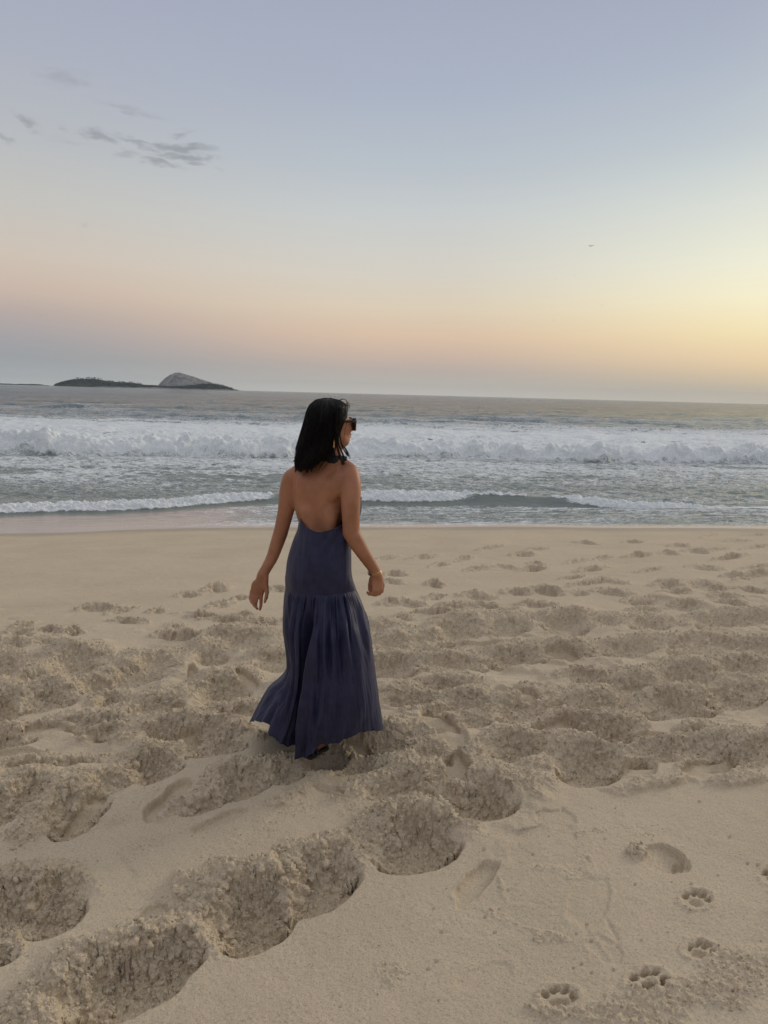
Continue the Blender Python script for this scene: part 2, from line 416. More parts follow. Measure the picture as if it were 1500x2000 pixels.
    # --- smaller, flatter prints towards the water
    small = [(182, 1190, 28, 5), (48, 1225, 25, 6), (310, 1196, 14, 5), (345, 1228, 20, 5), (370, 1165, 22, 5), (425, 1155, 26, 6), (200, 1192, 40, 5), (470, 1170, 16, 4), (435, 1185, 26, 5),
             (250, 1217, 30, 4), (400, 1208, 26, 4), (240, 1195, 26, 4), (30, 1262, 30, 8), (90, 1258, 30, 7), (330, 1245, 26, 7), (145, 1238, 16, 5), (370, 1250, 24, 5), (500, 1222, 30, 7), (535, 1220, 22, 7),
             (440, 1215, 40, 5), (545, 1152, 16, 4), (160, 1268, 30, 6), (480, 1205, 22, 4), (100, 1235, 30, 5),
             (775, 1124, 20, 4), (830, 1090, 26, 3), (865, 1104, 24, 3), (905, 1094, 22, 3), (940, 1112, 26, 4), (990, 1111, 22, 3), (1025, 1085, 22, 3), (1050, 1104, 18, 3), (1045, 1115, 24, 3),
             (1130, 1097, 22, 3.5), (1160, 1114, 30, 3.5), (1180, 1092, 16, 3), (1250, 1087, 26, 3.5), (1310, 1083, 22, 3), (1330, 1068, 18, 2.5), (1365, 1079, 26, 3), (1400, 1074, 20, 2.5), (1445, 1058, 24, 3),
             (1480, 1070, 26, 2.5), (1390, 1047, 16, 2), (1275, 1113, 26, 3), (1380, 1112, 34, 4), (1480, 1108, 26, 3), (1430, 1090, 30, 3), (1480, 1045, 20, 2), (760, 1092, 20, 3), (1200, 1138, 30, 3),
             (800, 1182, 34, 6), (765, 1182, 24, 5), (850, 1145, 16, 5), (850, 1170, 18, 5), (935, 1168, 32, 6), (890, 1192, 40, 7), (960, 1192, 30, 5), (790, 1212, 20, 5), (740, 1215, 20, 6), (990, 1203, 24, 4),
             (1015, 1160, 30, 5), (1070, 1160, 34, 6), (1130, 1161, 22, 5), (1160, 1140, 40, 3), (1200, 1160, 36, 6), (1255, 1178, 34, 7), (1310, 1145, 30, 7), (1370, 1145, 36, 7), (1345, 1185, 30, 6),
             (1400, 1152, 26, 5), (1420, 1168, 30, 6), (1480, 1128, 36, 6), (1440, 1130, 24, 4), (1470, 1155, 34, 4), (1270, 1194, 34, 6), (1430, 1185, 34, 6), (860, 1205, 40, 4), (1050, 1185, 40, 4),
             (1330, 1160, 22, 5), (1120, 1130, 20, 2.5), (770, 1140, 20, 3), (1240, 1060, 20, 2), (1150, 1062, 22, 2), (1050, 1075, 20, 2), (960, 1072, 22, 1.8)]
    for (cx, cy, hw, hh) in small:
        p = G(cx, cy); far = max(0, min(1, (p[1] - 5) / 9))
        add_pit(cx, cy, hw * .8, hh * .85, random.uniform(-12, 8), random.uniform(.012, .05), random.uniform(.012, .05), 1.2, 1.0, 1.5)
    for _ in range(34):      # unlisted scuffs in the trampled belt
        cx = random.uniform(-300, 1800); cy = random.uniform(1235, 1440)
        if 470 < cx < 760 and cy > 1300: continue
        add_pit(cx, cy, random.uniform(28, 60), random.uniform(7, 16), random.uniform(-14, 4), random.uniform(.02, .05), random.uniform(.02, .05))
    for _ in range(40):      # beyond both sides of the photograph
        s_ = random.choice((-1, 1)); cx = 750 + s_ * random.uniform(820, 1500); cy = random.uniform(1210, 1800)
        add_pit(cx, cy, random.uniform(50, 90), random.uniform(14, 40), random.uniform(-20, 0), random.uniform(.04, .09), random.uniform(.04, .07))
    # --- trampled belt
    px, py = to_px(X, Y, base_z(X, Y))
    nb = fbm(X * 1.3, Y * 1.3, 4, 61)
    ylow = np.interp(X, [-3, -1.4, -.9, -.35, .1, .6, 1.1, 2.2, 6], [2.5, 2.45, 2.72, 3.0, 3.2, 2.75, 3.1, 3.35, 3.6])     # near edge of the belt
    yhigh = np.interp(X, [-8, -3, -1.5, 0, 1.5, 4, 8], [5.6, 5.0, 4.9, 5.2, 5.8, 6.9, 8.2])
    belt = sstep(-.12, .18, Y - ylow + .35 * nb) * sstep(.5, -.3, Y - yhigh + .8 * nb)
    patch = sstep(.0, .35, fbm(X * 2.4, Y * 3.0, 4, 71) + .04)
    rough = np.maximum(rough, belt * np.maximum(patch * .34, .04)); pit *= 1 + .25 * fbm(X * 3, Y * 3, 2, 66); mound *= 1 + .5 * fbm(X * 4, Y * 4, 3, 67)
    bump1 = ridged(X * 2.6, Y * 2.6, 3, 81)
    mound = np.maximum(mound, belt * patch * np.clip(bump1, 0, 2) * .016)
    Z += belt * .03 * fbm(X * 2.2, Y * 2.8, 3, 91)
    # loose crumbs strewn over otherwise smooth sand
    for a_ in [(1330, 1950, 240, 50, -10, .75, .004), (1440, 1890, 120, 45, -8, .6, .004), (1130, 1985, 110, 25, 0, .7, .004), (350, 1560, 50, 16, -20, .8, .02), (300, 1640, 130, 16, -18, .45, 0),
               (560, 1590, 90, 22, -25, .35, 0), (700, 1570, 60, 24, -30, .4, 0), (640, 1640, 110, 24, -10, .5, .01), (520, 1690, 90, 26, -20, .5, .01), (760, 1900, 60, 50, -35, .42, 0),
               (1060, 1830, 60, 10, 15, .5, 0), (980, 1790, 60, 14, 30, .4, 0), (1130, 1630, 90, 10, -6, .5, 0), (1110, 1700, 90, 12, 10, .35, 0), (1150, 1680, 30, 30, 0, .35, 0),
               (130, 1690, 120, 40, -15, .22, 0), (260, 1820, 70, 50, -40, .35, .0), (100, 1900, 120, 60, -20, .35, 0), (1260, 1620, 120, 10, -6, .25, 0), (430, 1640, 120, 40, 0, .2, 0),
               (780, 1470, 90, 30, 0, .8, .02), (1000, 1530, 120, 30, 5, .7, .02), (1280, 1530, 110, 12, -4, .75, .025), (1440, 1520, 60, 14, 0, .7, .02), (900, 1500, 120, 30, 0, .7, .02)]:
        add_rough(*a_)
    for a_ in [(395, 1735, 95, 50, -30, 1, .03), (560, 1690, 90, 26, -22, .9, .025), (205, 1880, 80, 36, -35, .9, .02), (700, 1640, 80, 22, -20, .8, .02), (830, 1590, 90, 26, -10, .85, .03), (560, 1560, 60, 14, -20, .8, .015), (230, 1515, 80, 16, -15, .8, .02)]:
        add_rough(*a_)
    # --- single prints
    for a_ in [(285, 1800, 55, 24, -38, .010, .005, .9), (196, 1850, 32, 14, -28, .008, .003, .9), (930, 1722, 22, 62, 60 + 75 - 90, .02, .008, 1), (1085, 1598, 42, 20, 5, .006, .003, 1),
               (1150, 1760, 40, 62, 20, .005, .004, .7), (1180, 1855, 42, 24, 35, .004, .003, .8), (1060, 1650, 75, 50, -10, .003, .003, .6), (945, 1905, 60, 26, -15, .003, .002, .8),
               (750 / 2, 1316, 16, 12, 80, .03, .004, 1), (340, 1440, 60, 18, -4, .03, .01, .9), (330, 1390, 34, 14, -14, .02, .006, 1), (170, 1570, 60, 16, -30, .02, .004, 1),
               (330, 1562, 60, 20, -38, .03, .004, 1), (1390, 1490, 60, 22, -8, .04, .006, 1), (1245, 1495, 40, 20, 0, .03, .01, 1), (890, 1500, 30, 30, 60, .03, .01, 1), (865, 1425, 60, 26, 40, .03, .008, 1),
               (830, 1560, 30, 12, 20, .01, .004, 1), (480, 1330, 30, 12, 30, .02, .005, 1), (30, 1470, 60, 14, 0, .02, .01, .8), (1080, 1420, 60, 14, -12, .03, .012, .9), (640, 1545, 36, 10, 20, .012, .003, .9),
               (1270, 1440, 70, 10, 6, .02, .008, .8), (1010, 1360, 50, 10, 10, .02, .006, .9), (430, 1600, 60, 12, -20, .02, .004, 1), (1100, 1275, 40, 9, 0, .03, .01, .9), (940, 1262, 50, 6, 0, .02, .01, .9),
               (100, 1428, 60, 14, 0, .02, .01, .8), (180, 1440, 40, 14, 20, .02, .01, .9), (700, 1455, 30, 8, 0, .02, .01, .9)]:
        add_print(*a_)
    # grooved shoe sole at the right
    r = local(1295, 1678, 42, 26, 12, 1.9)
    sl_, Mi, c = r
    x = X[sl_] - c[0] + .5 * wx2[sl_]; y = Y[sl_] - c[1] + .5 * wy2[sl_]
    a = Mi[0, 0] * x + Mi[0, 1] * y; b = Mi[1, 0] * x + Mi[1, 1] * y
    rr = np.sqrt(a * a + b * b)
    Z[sl_] += -.026 * (1 - sstep(.88, 1.02, rr)) * sstep(-1.2, .8, a) - .0025 * (np.sin(a * 20) > .3) * (rr < .8) + .012 * np.exp(-((rr - 1.06) / .07) ** 2) * (b > .0)
    Z[sl_] -= .022 * (1 - sstep(.6, 1.05, np.sqrt(((a - .9) / .45) ** 2 + ((b + .1) / .6) ** 2)))
    g = 1 - sstep(.5, 1, np.sqrt(((a + 1.25) / .62) ** 2 + ((b - .1) / .8) ** 2))
    Z[sl_] += g * .012; rough[sl_] = np.maximum(rough[sl_], g * .95)
    # paw prints: four toes over a pad
    def paw(cx, cy, s_, rot, D=.022):
        r = local(cx, cy, s_, s_ * .62, 0, 2.2)
        sl_, Mi, c = r
        x = X[sl_] - c[0] + .7 * wx2[sl_] + .12 * wx[sl_]; y = Y[sl_] - c[1] + .7 * wy2[sl_] + .12 * wy[sl_]
        a = Mi[0, 0] * x + Mi[0, 1] * y; b = Mi[1, 0] * x + Mi[1, 1] * y
        cr, sr = math.cos(math.radians(rot)), math.sin(math.radians(rot))
        a, b = a * cr + b * sr, -a * sr + b * cr
        d = np.zeros_like(a); ringm = np.zeros_like(a)
        for (ta, tb, ra, rb, dd) in [(-.68, .12, .24, .36, 1), (-.26, .55, .25, .40, 1.1), (.24, .55, .25, .40, 1.1), (.68, .12, .24, .36, 1), (0, -.38, .52, .36, .7)]:
            rr = np.sqrt(((a - ta) / ra) ** 2 + ((b - tb) / rb) ** 2)
            d = np.maximum(d, dd * (1 - sstep(.55, 1.05, rr)))
        rr = np.sqrt(a * a + b * b)
        Z[sl_] += -d * D * 1.1 * (1 + .5 * perlin(X[sl_] * 25, Y[sl_] * 25, 78)) + .004 * np.exp(-((rr - 1.12) / .16) ** 2)
        rough[sl_] *= np.where(d > .3, .25, 1); rough[sl_] = np.maximum(rough[sl_], .28 * np.exp(-((rr - 1.1) / .25) ** 2))
    for a_ in [(1360, 1757, 32, -14), (1367, 1857, 33, -20, .018), (1266, 1918, 42, -10, .034), (1092, 1948, 38, -6, .02), (1512, 1708, 30, -10)]:
        paw(*a_)
    # peck marks
    for _ in range(46):
        cx = random.uniform(820, 1640); cy = random.uniform(1560, 1990); q = random.uniform(3.0, 5.5)
        r = local(cx, cy, q, q * .75, 0, 1.5)
        if r is None: continue
        sl_, Mi, c = r
        x = X[sl_] - c[0]; y = Y[sl_] - c[1]
        a = Mi[0, 0] * x + Mi[0, 1] * y; b = Mi[1, 0] * x + Mi[1, 1] * y
        Z[sl_] -= .008 * (1 - sstep(.3, 1.1, np.sqrt(a * a + b * b)))
    # faint straight drag lines and low ridges on the smooth sand
    for (x0, y0, x1, y1, hgt) in [(225, 1650, 265, 1715, -.006), (560, 1530, 592, 1560, -.006), (600, 1515, 640, 1550, -.006), (1180, 1790, 1212, 1850, -.006), (975, 1700, 985, 1760, .005), (1140, 1800, 1200, 1890, .003), (1000, 1650, 980, 1700, .004),
                                (860, 1110, 1400, 1135, -.006), (0, 1185, 300, 1170, .004), (700, 1118, 800, 1140, -.005), (350, 1090, 470, 1085, -.006)]:
        A = G(x0, y0); B = G(x1, y1); L = np.hypot(B[0] - A[0], B[1] - A[1]); dx, dy = (B[0] - A[0]) / L, (B[1] - A[1]) / L
        t = (X - A[0]) * dx + (Y - A[1]) * dy; n_ = -(X - A[0]) * dy + (Y - A[1]) * dx + wx2
        Z += hgt * np.exp(-(n_ / (.006 + .0012 * A[1] ** 1.5)) ** 2) * sstep(-.02, .05, t) * sstep(L + .02, L - .05, t)

    rough = np.clip(rough, 0, 1) * dry
    Z -= pit * dry; Z += mound * dry * (1 - .8 * np.clip(pit / .05, 0, 1))
    light = np.clip(rough * 2.2, 0, 1) * (1 - rough)
    cr = clods(X, Y, .011, 5, .45) * .011
    Z += cr * light * sstep(-.1, .25, perlin(X * 9, Y * 9, 7)) * .9
    Z += .0011 * fbm(X * 55, Y * 55, 2, 121) * sstep(6, 2, Y)
    Z += .0022 * fbm(X * 9, Y * 9, 3, 131) * dry
    # crumbly texture: lumps pushed out along the surface normal
    Pm = np.stack([X, Y, Z], -1)
    tx = np.gradient(Pm, axis=1); ty = np.gradient(Pm, axis=0)
    Nn = np.cross(tx, ty); Nn /= np.linalg.norm(Nn, axis=2)[..., None] + 1e-12
    mk = (rough > .03) & (Y > .9) & (Y < 12)
    p = Pm[mk]; rg_ = rough[mk]; yy = p[:, 1]
    pw = p + .010 * np.stack([perlin3(p * 24, 1), perlin3(p * 24, 2), perlin3(p * 24, 3)], -1)
    strong = sstep(.45, .9, rg_)
    d = (clods3(pw, .045, 1) * .045 * .26 * strong * (.2 + .9 * sstep(-.2, .4, perlin3(p * 4, 9))) + clods3(pw, .022, 2) * .022 * .85 * sstep(.15, .7, rg_) + clods3(pw, .0105, 3) * .0105 * 1.4 * sstep(9, 4, yy)
         + .006 * perlin3(p * 20, 4) + .006 * perlin3(p * 60, 5))
    # cracks between slabs
    d -= .006 * strong * sstep(.05, .0, np.abs(perlin3(p * 9, 6))) * sstep(0, .3, perlin3(p * 2.2, 8))
    Pm[mk] += Nn[mk] * (d * rg_)[:, None]
    X2, Y2, Z = Pm[..., 0], Pm[..., 1], Pm[..., 2]
    V = Pm.reshape(-1, 3)
    me = mesh_np('sand', V, gridfaces(nr, nc))
    wet = sstep(-1.0, -.25, Y - swash_edge(X) + .25 * fbm(X * .6, Y * .6, 3, 141))
    attr(me, 'rough', rough); attr(me, 'wet', wet)
    return me

def build_crumbs(me, rough):
    n = len(me.vertices); co = np.empty(n * 3, np.float32); me.vertices.foreach_get('co', co); co = co.reshape(-1, 3)
    rng = np.random.default_rng(77)
    y = co[:, 1]; ok = (y > 1.2) & (y < 7.5) & (np.abs(co[:, 0]) < .62 * y + .6)
    # area per vertex grows with distance: weight so the count per square metre falls off gently
    wgt = np.where(ok, (.010 + 1.0 * rough ** 1.3) * np.clip(y / 2.2, .6, 2.2), 0) * (.35 + sstep(-.2, .4, perlin(co[:, 0] * 3, y * 3, 88)))
    idx = rng.choice(n, 26000, replace=False, p=wgt / wgt.sum())
    ico = np.array([[0, 0, 1], [.89, 0, .45], [.28, .85, .45], [-.72, .53, .45], [-.72, -.53, .45], [.28, -.85, .45], [.72, .53, -.45], [-.28, .85, -.45], [-.89, 0, -.45], [-.28, -.85, -.45], [.72, -.53, -.45], [0, 0, -1]], np.float32)
    icf = np.array([[0, 1, 2], [0, 2, 3], [0, 3, 4], [0, 4, 5], [0, 5, 1], [1, 6, 2], [2, 7, 3], [3, 8, 4], [4, 9, 5], [5, 10, 1], [2, 6, 7], [3, 7, 8], [4, 8, 9], [5, 9, 10], [1, 10, 6], [6, 11, 7], [7, 11, 8], [8, 11, 9], [9, 11, 10], [10, 11, 6]])
    N = len(idx); r = (.0016 + .0055 * rng.random(N) ** 2.6 * (.4 + .6 * rough[idx])).astype(np.float32)
    V = ico[None] * (1 + .5 * (rng.random((N, 12, 1)) - .5)) * r[:, None, None] * (1 + .5 * (rng.random((N, 1, 3)) - .5))
    V = V + co[idx][:, None] + np.array([0, 0, 1]) * r[:, None, None] * .35 + np.concatenate([rng.normal(0, .002, (N, 2)), np.zeros((N, 1))], 1)[:, None]
    Fq = icf[None] + 12 * np.arange(N)[:, None, None]
    m2 = mesh_np('sand_crumbs', V.reshape(-1, 3), Fq.reshape(-1, 3), True)
    attr(m2, 'rough', np.zeros(N * 12)); attr(m2, 'wet', np.zeros(N * 12))
    return m2
m_sand, t, b, o = mat('sand')
gm = t.node('ShaderNodeNewGeometry').outputs['Position']
n1 = t.noise(gm, 1.3, 5, .55); n2 = t.noise(gm, 150, 4, .8); n3 = t.noise(gm, 14, 4, .6)
c = t.mix(t.mapr(n1, .3, .7), (.56, .465, .325), (.62, .52, .365))
c = t.mix(t.m('MULTIPLY', t.mapr(n3, .35, .75), .25), c, (.67,.565,.395))
c = t.mix(t.m('MULTIPLY', t.mapr(n2, .50, .30), .8), c, (.27, .21, .155))
c = t.mix(t.m('MULTIPLY', t.mapr(n2, .56, .72), .7), c, (.78, .68, .54))
at = t.node('ShaderNodeAttribute', attribute_name='wet').outputs['Fac']
ar = t.node('ShaderNodeAttribute', attribute_name='rough').outputs['Fac']
c = t.mix(t.m('MULTIPLY', ar, .40), c, (.70, .585, .42))
c = t.mix(t.m('MULTIPLY', at, .6), c, (.31, .255, .18))
t.put(b.inputs['Base Color'], c)
t.put(b.inputs['Roughness'], t.m('SUBTRACT', .95, t.m('MULTIPLY', at, .45)))
b.inputs['Specular IOR Level'].default_value = .2
bp = t.node('ShaderNodeBump'); bp.inputs['Distance'].default_value = .006; bp.inputs['Strength'].default_value = .7
nb_ = t.m('ADD', t.noise(gm, 190, 3, .65), t.m('MULTIPLY', t.noise(gm, 60, 3, .6), .8))
def voro(sc):
    vn = t.node('ShaderNodeTexVoronoi'); t.l.new(gm, vn.inputs['Vector']); vn.inputs['Scale'].default_value = sc; vn.inputs['Randomness'].default_value = 1
    return t.m('SUBTRACT', 1.0, vn.outputs['Distance'])
crumbh = t.m('ADD', t.m('MULTIPLY', voro(75), 1.6), t.m('MULTIPLY', voro(150), .9))
nb_ = t.m('ADD', nb_, t.m('MULTIPLY', crumbh, t.m('MULTIPLY', ar, 1.0)))
t.l.new(nb_, bp.inputs['Height']); t.l.new(bp.outputs[0], b.inputs['Normal'])
sand_me = build_sand()
sand = link('sand', sand_me, m_sand, kind='structure')
_ro = np.empty(len(sand_me.vertices), np.float32); sand_me.attributes['rough'].data.foreach_get('value', _ro)
link('sand_crumbs', build_crumbs(sand_me, _ro), m_sand, kind='stuff', label='loose crumbs of damp sand strewn around the foot holes', cat='crumbs')
sand['label'] = 'pale trampled beach sand with deep crumbly foot holes, shoe prints and paw prints'

# ------------------------------------------------------------------ sea
SEA = -1.25
wave1 = shore_curve([(0, 976), (130, 974), (250, 972), (330, 969), (400, 963), (560, 957), (640, 958), (760, 962), (900, 961), (1050, 964), (1130, 968), (1200, 976), (1300, 983), (1400, 987), (1500, 992)], SEA + .30)
wave2 = shore_curve([(0, 887), (150, 890), (300, 889), (450, 894), (560, 893), (750, 892), (900, 894), (1000, 897), (1150, 902), (1300, 903), (1500, 905)], SEA)
def build_sea():
    ym = 9.0
    # rows even in viewing angle
    n = 1050
    a0, a1 = math.atan(2.93 / ym), math.atan(2.93 / 700.0)
    rows = np.concatenate([2.93 / np.tan(np.linspace(a0, a1, n)), np.geomspace(730, 8500, 55)])
    rows = np.sort(np.concatenate([rows, np.linspace(17, 20.5, 90), np.linspace(28, 38, 130)]))
    s = np.linspace(-1, 1, 1001)
    ext = np.geomspace(.73, 9, 34)
    u = np.concatenate([-ext[::-1], .72 * s, ext])
    X = np.clip(u[None] * (rows[:, None] + .5), -8500, 8500); Y = np.repeat(rows[:, None], len(u), 1)
    nr, nc = X.shape
    near = sstep(400, 120, Y)
    D1 = Y - wave1(X); D2 = Y - wave2(X)            # metres behind each wave front
    D1 = D1 + .10 * fbm(X * .9, Y * .3, 3, 3); D2w = D2 + .5 * fbm(X * .35, X * .11 + 3, 3, 5) + .15 * fbm(X * 1.9, Y * .5, 3, 6)
    h = np.zeros_like(X)
    # open swell
    sw = np.zeros_like(X)
    for (L, A, dx, ph) in [(26, .16, .10, .3), (17, .11, -.12, 1.2), (11, .07, .22, 2.2)]:
        sw += A * np.sin((Y + dx * X) * 2 * np.pi / L + ph + 1.6 * fbm(X / (L * 2.5), Y / (L * 2.2), 2, int(L)))
    h += sw * sstep(46, 90, Y) * sstep(3000, 600, Y)
    chop = fbm(X / 3.2, Y / 1.6, 4, 201, .55)
    h += .17 * chop * sstep(38, 60, Y) * near
    mid = sstep(.5, 3, D1) * sstep(-.2, -2.0, D2)
    h += mid * (.055 * fbm(X / 1.1, Y / .6, 4, 211, .6) + .05 * ridged(X / 2.6, Y / 1.1, 3, 221) * .5)
    # a few named swells out at sea
    for (px, py, hw, amp) in [(130, 800, 90, .55), (290, 805, 60, .4), (600, 812, 120, .4), (960, 822, 150, .6), (1340, 812, 120, .4), (900, 795, 120, .35), (1150, 800, 160, .35), (300, 785, 150, .4)]:
        v = ray(px, py); p = CAM + v * ((SEA - CAMH) / v[2]); wdt = hw * p[1] / F
        gx = np.exp(-((X - p[0]) / wdt) ** 2)
        dY = Y - p[1] - .06 * (X - p[0]) ** 2 / wdt
        h += amp * gx * np.where(dY < 0, np.exp(-(dY / (.010 * p[1] + .5)) ** 2), np.exp(-(dY / (.03 * p[1] + 1)) ** 2))
    # shore break
    a1 = .20 + .035 * np.sin(X * .35 + 1) + .03 * fbm(X * .5, X * 0, 2, 8)
    a1 = a1 * np.interp(X, [-12, -8, -5, -1, 12, 30], [.45, .55, .75, 1, 1, .8])
    prof1 = np.where(D1 < 0, np.exp(-(np.abs(D1) / .42) ** 1.8), np.exp(-(D1 / 1.25) ** 1.3))
    h += a1 * prof1
    # pixel-traced extent of the unbroken green face and of the foam roll
    pxw = to_px(X, Y, SEA)[0]
    clear = np.maximum(np.exp(-((pxw - 1010) / 130) ** 4), .8 * np.exp(-((pxw - 590) / 95) ** 4))
    roll = sstep(-.50, -.22, D1) * sstep(.75, .25, D1) * (1 - clear) + np.exp(-((D1 - .06) / .11) ** 2) * clear * sstep(-.35, .2, fbm(X * 3, Y * 0, 3, 12) + .2)
    lump = clods(X, Y * 1.2, .16, 11, .7) * .16 + clods(X, Y, .07, 12, .7) * .07
    h += roll * lump * .75 + roll * .03
    # main breaker: a tumbling wall of foam
    a2 = .42 + .10 * fbm(X * .16, X * 0 + 2, 3, 9) + .22 * np.exp(-((pxw - 100) / 170) ** 2) + .12 * np.exp(-((pxw - 420) / 120) ** 2) + .05 * np.sin(X * .7)
    prof2 = np.where(D2w < .9, sstep(-.25, .75, D2w), np.exp(-((D2w - .9) / 4.2) ** 1.2))
    h += a2 * prof2
    br = sstep(-.35, .15, D2w) * sstep(3.6, .9, D2w)
    lump2 = (clods(X, Y * .9, .62, 13, .75) * .62 * .75 + clods(X, Y, .30, 14, .75) * .30 * .75 + clods(X, Y, .13, 15, .75) * .13 * .6)
    h += br * lump2 * (.8 + .6 * fbm(X * .5, Y * .5, 2, 16))
    back = sstep(2.5, 5, D2) * sstep(34, 16, D2)
    h += back * (.14 * fbm(X / 1.7, Y / .9, 4, 231, .6) + .05 * clods(X, Y, .35, 17))
    # wash in front of the shore break
    h += sstep(-.5, -1.2, D1) * (.036 * fbm(X * .9, Y * 3.6, 4, 241) * sstep(.1, 1.2, Y - swash_edge(X)) * np.interp(X, [-6, -1], [.3, 1]) + .035 * np.exp(-((D1 + 1.8 + .3 * np.sin(X * .4)) / .35) ** 2))
    z = SEA + h
    e = Y - swash_edge(X) + .10 * fbm(X * .5, X * 0, 2, 18)
    ground = base_z(X, Y)
    film = np.clip(e * .012, -.10, .012)
    zf = ground + film + sstep(.3, 1.4, e) * np.interp(X, [-7, -2, 2], [.15, .7, 1]) * .030 * np.clip(fbm(X * .7, Y * 4.2, 4, 242, .6) + .45, 0, 2)
    z = np.where(e < 0, ground + np.clip(e * .05, -.3, 0), np.maximum(z, zf))
    # foam cover
    lace = ridged(X / .9, Y / .55, 4, 251, .62); lace2 = fbm(X / 4.5, Y / 2.2, 3, 261)
    foam = np.zeros_like(X)
    foam = np.maximum(foam, sstep(.0, .55, roll))
    foam = np.maximum(foam, br * 1.0)
    # strength of broken foam by distance behind the shore break
    cov = np.interp(D2, [-16, -12, -8, -3, -.5, 2, 8, 15, 24, 34, 50, 90, 200], [.24, .32, .42, .48, .40, .85, .68, .60, .68, .50, .26, .17, .06])
    cov = np.where(D1 < .3, .12, cov)
    pl = lace2 * .5 + fbm(X / 14, Y / 5, 3, 271) * .35
    body = sstep(.55, -.25, (lace * .38 + .2) * -1 + (1 - cov) * 1.25 - pl * .9 - .25)
    foam = np.maximum(foam, body * sstep(.2, .8, D1) * np.clip(cov * 1.5, 0, 1))
    streak = sstep(.15, .6, fbm(X / 40, Y / 7, 4, 281, .6)) * sstep(40, 60, Y) * sstep(260, 110, Y)
    foam = np.maximum(foam, streak * .55)
    # thin foam lines left by the last wash
    l1 = np.exp(-((e - .06) / .05) ** 2) * .55 * sstep(-.2, .3, fbm(X * .7, X * 0, 3, 19))
    l2 = sstep(-6.5, -2.5, X) * np.exp(-((D1 + 1.25 + .35 * fbm(X * .5, Y * .3, 3, 20)) / .10) ** 2) * .5
    l3 = .5 * sstep(.25, .7, ridged(X / 2.2, Y / .30, 3, 293) - .15) * sstep(.1, .5, e) * sstep(-.4, -.8, D1) * sstep(-6.5, -2.5, X)
    foam = np.maximum(foam, np.maximum(np.maximum(l1, l2), l3))
    foam = np.maximum(foam, .6 * sstep(.15, .6, ridged(X / 1.4, Y / .35, 3, 291) - .1) * sstep(-3.2, -1.2, D1) * sstep(-.6, -.9, D1) * sstep(-6.5, -2.5, X))
    wsh = np.interp(X, [-8, -5, -2, 2, 8], [3.6, 3.0, 1.6, 1.0, .7]); shallow = sstep(1, .25, e / wsh)
    shallow = np.maximum(shallow, np.where(X < -2, sstep(-.45, -1.0, D1) * .95 * sstep(-1.5, -4.5, X), 0))
    V = np.stack([X, Y, z], -1).reshape(-1, 3)
    me = mesh_np('water', V, gridfaces(nr, nc))
    attr(me, 'foam', foam); attr(me, 'shallow', shallow * (e > -1)); attr(me, 'broken', np.maximum(br, roll))
    return me
m_sea, t, b, o = mat('sea_water')
gp = t.node('ShaderNodeNewGeometry').outputs['Position']
fo = t.node('ShaderNodeAttribute', attribute_name='foam').outputs['Fac']
sh = t.node('ShaderNodeAttribute', attribute_name='shallow').outputs['Fac']
bk = t.node('ShaderNodeAttribute', attribute_name='broken').outputs['Fac']
gps = t.scalev(gp, (1, 1.9, 1)); gpl = t.scalev(gp, (.35, 1.5, 1))
fn = t.noise(gps, 3.4, 6, .68, .6); fn2 = t.noise(gps, 14, 4, .65, .3); fn3 = t.noise(gpl, .35, 5, .6)
fm = t.m('ADD', t.m('MULTIPLY', t.m('SUBTRACT', fn, .5), 1.7), t.m('MULTIPLY', t.m('SUBTRACT', fn2, .5), .9))
fm = t.m('ADD', fm, t.m('MULTIPLY', t.m('SUBTRACT', fn3, .5), .5))
ff = t.mapr(t.m('ADD', fo, t.m('MULTIPLY', fm, t.m('SUBTRACT', 1.05, t.m('MULTIPLY', bk, .9)))), .30, .82)
ff = t.m('MULTIPLY', ff, t.mapr(fo, .02, .14))
sep0 = t.node('ShaderNodeSeparateXYZ'); t.l.new(gp, sep0.inputs[0])
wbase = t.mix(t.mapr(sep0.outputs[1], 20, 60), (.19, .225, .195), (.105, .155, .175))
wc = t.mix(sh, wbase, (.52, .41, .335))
fc = t.mix(t.mapr(fn2, .3, .7), (.66, .72, .71), (.90, .93, .92))
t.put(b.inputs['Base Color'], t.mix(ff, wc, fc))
t.put(b.inputs['Roughness'], t.m('ADD', t.m('ADD', .10, t.m('MULTIPLY', sh, .12)), t.m('MULTIPLY', ff, .7)))
b.inputs['IOR'].default_value = 1.333
b1 = t.node('ShaderNodeBump'); b1.inputs['Distance'].default_value = .12
t.put(b1.inputs['Strength'], t.m('SUBTRACT', .75, t.m('MULTIPLY', sh, .72)))
hn = t.m('ADD', t.noise(t.scalev(gp, (.6, 1.3, 1)), 1.6, 6, .62), t.m('MULTIPLY', ff, .25))
b2 = t.node('ShaderNodeBump'); b2.inputs['Distance'].default_value = 3.0; b2.inputs['Strength'].default_value = 1.0
sepp = t.node('ShaderNodeSeparateXYZ'); t.l.new(gp, sepp.inputs[0])
farf = t.mapr(sepp.outputs[1], 45, 130)
t.put(b.inputs['Specular IOR Level'], t.m('SUBTRACT', .5, t.m('MULTIPLY', t.mapr(sepp.outputs[1], 50, 260), .38)))
t.put(b2.inputs['Strength'], t.m('MULTIPLY', farf, 1.0))
t.l.new(t.noise(t.scalev(gp, (.5, 1.2, 1)), .22, 6, .66), b2.inputs['Height'])
t.l.new(hn, b1.inputs['Height']); t.l.new(b2.outputs[0], b1.inputs['Normal']); t.l.new(b1.outputs[0], b.inputs['Normal'])
sea = link('water', build_sea(), m_sea, kind='structure')
sea['label'] = 'grey green sea with white breakers rolling in to the beach'

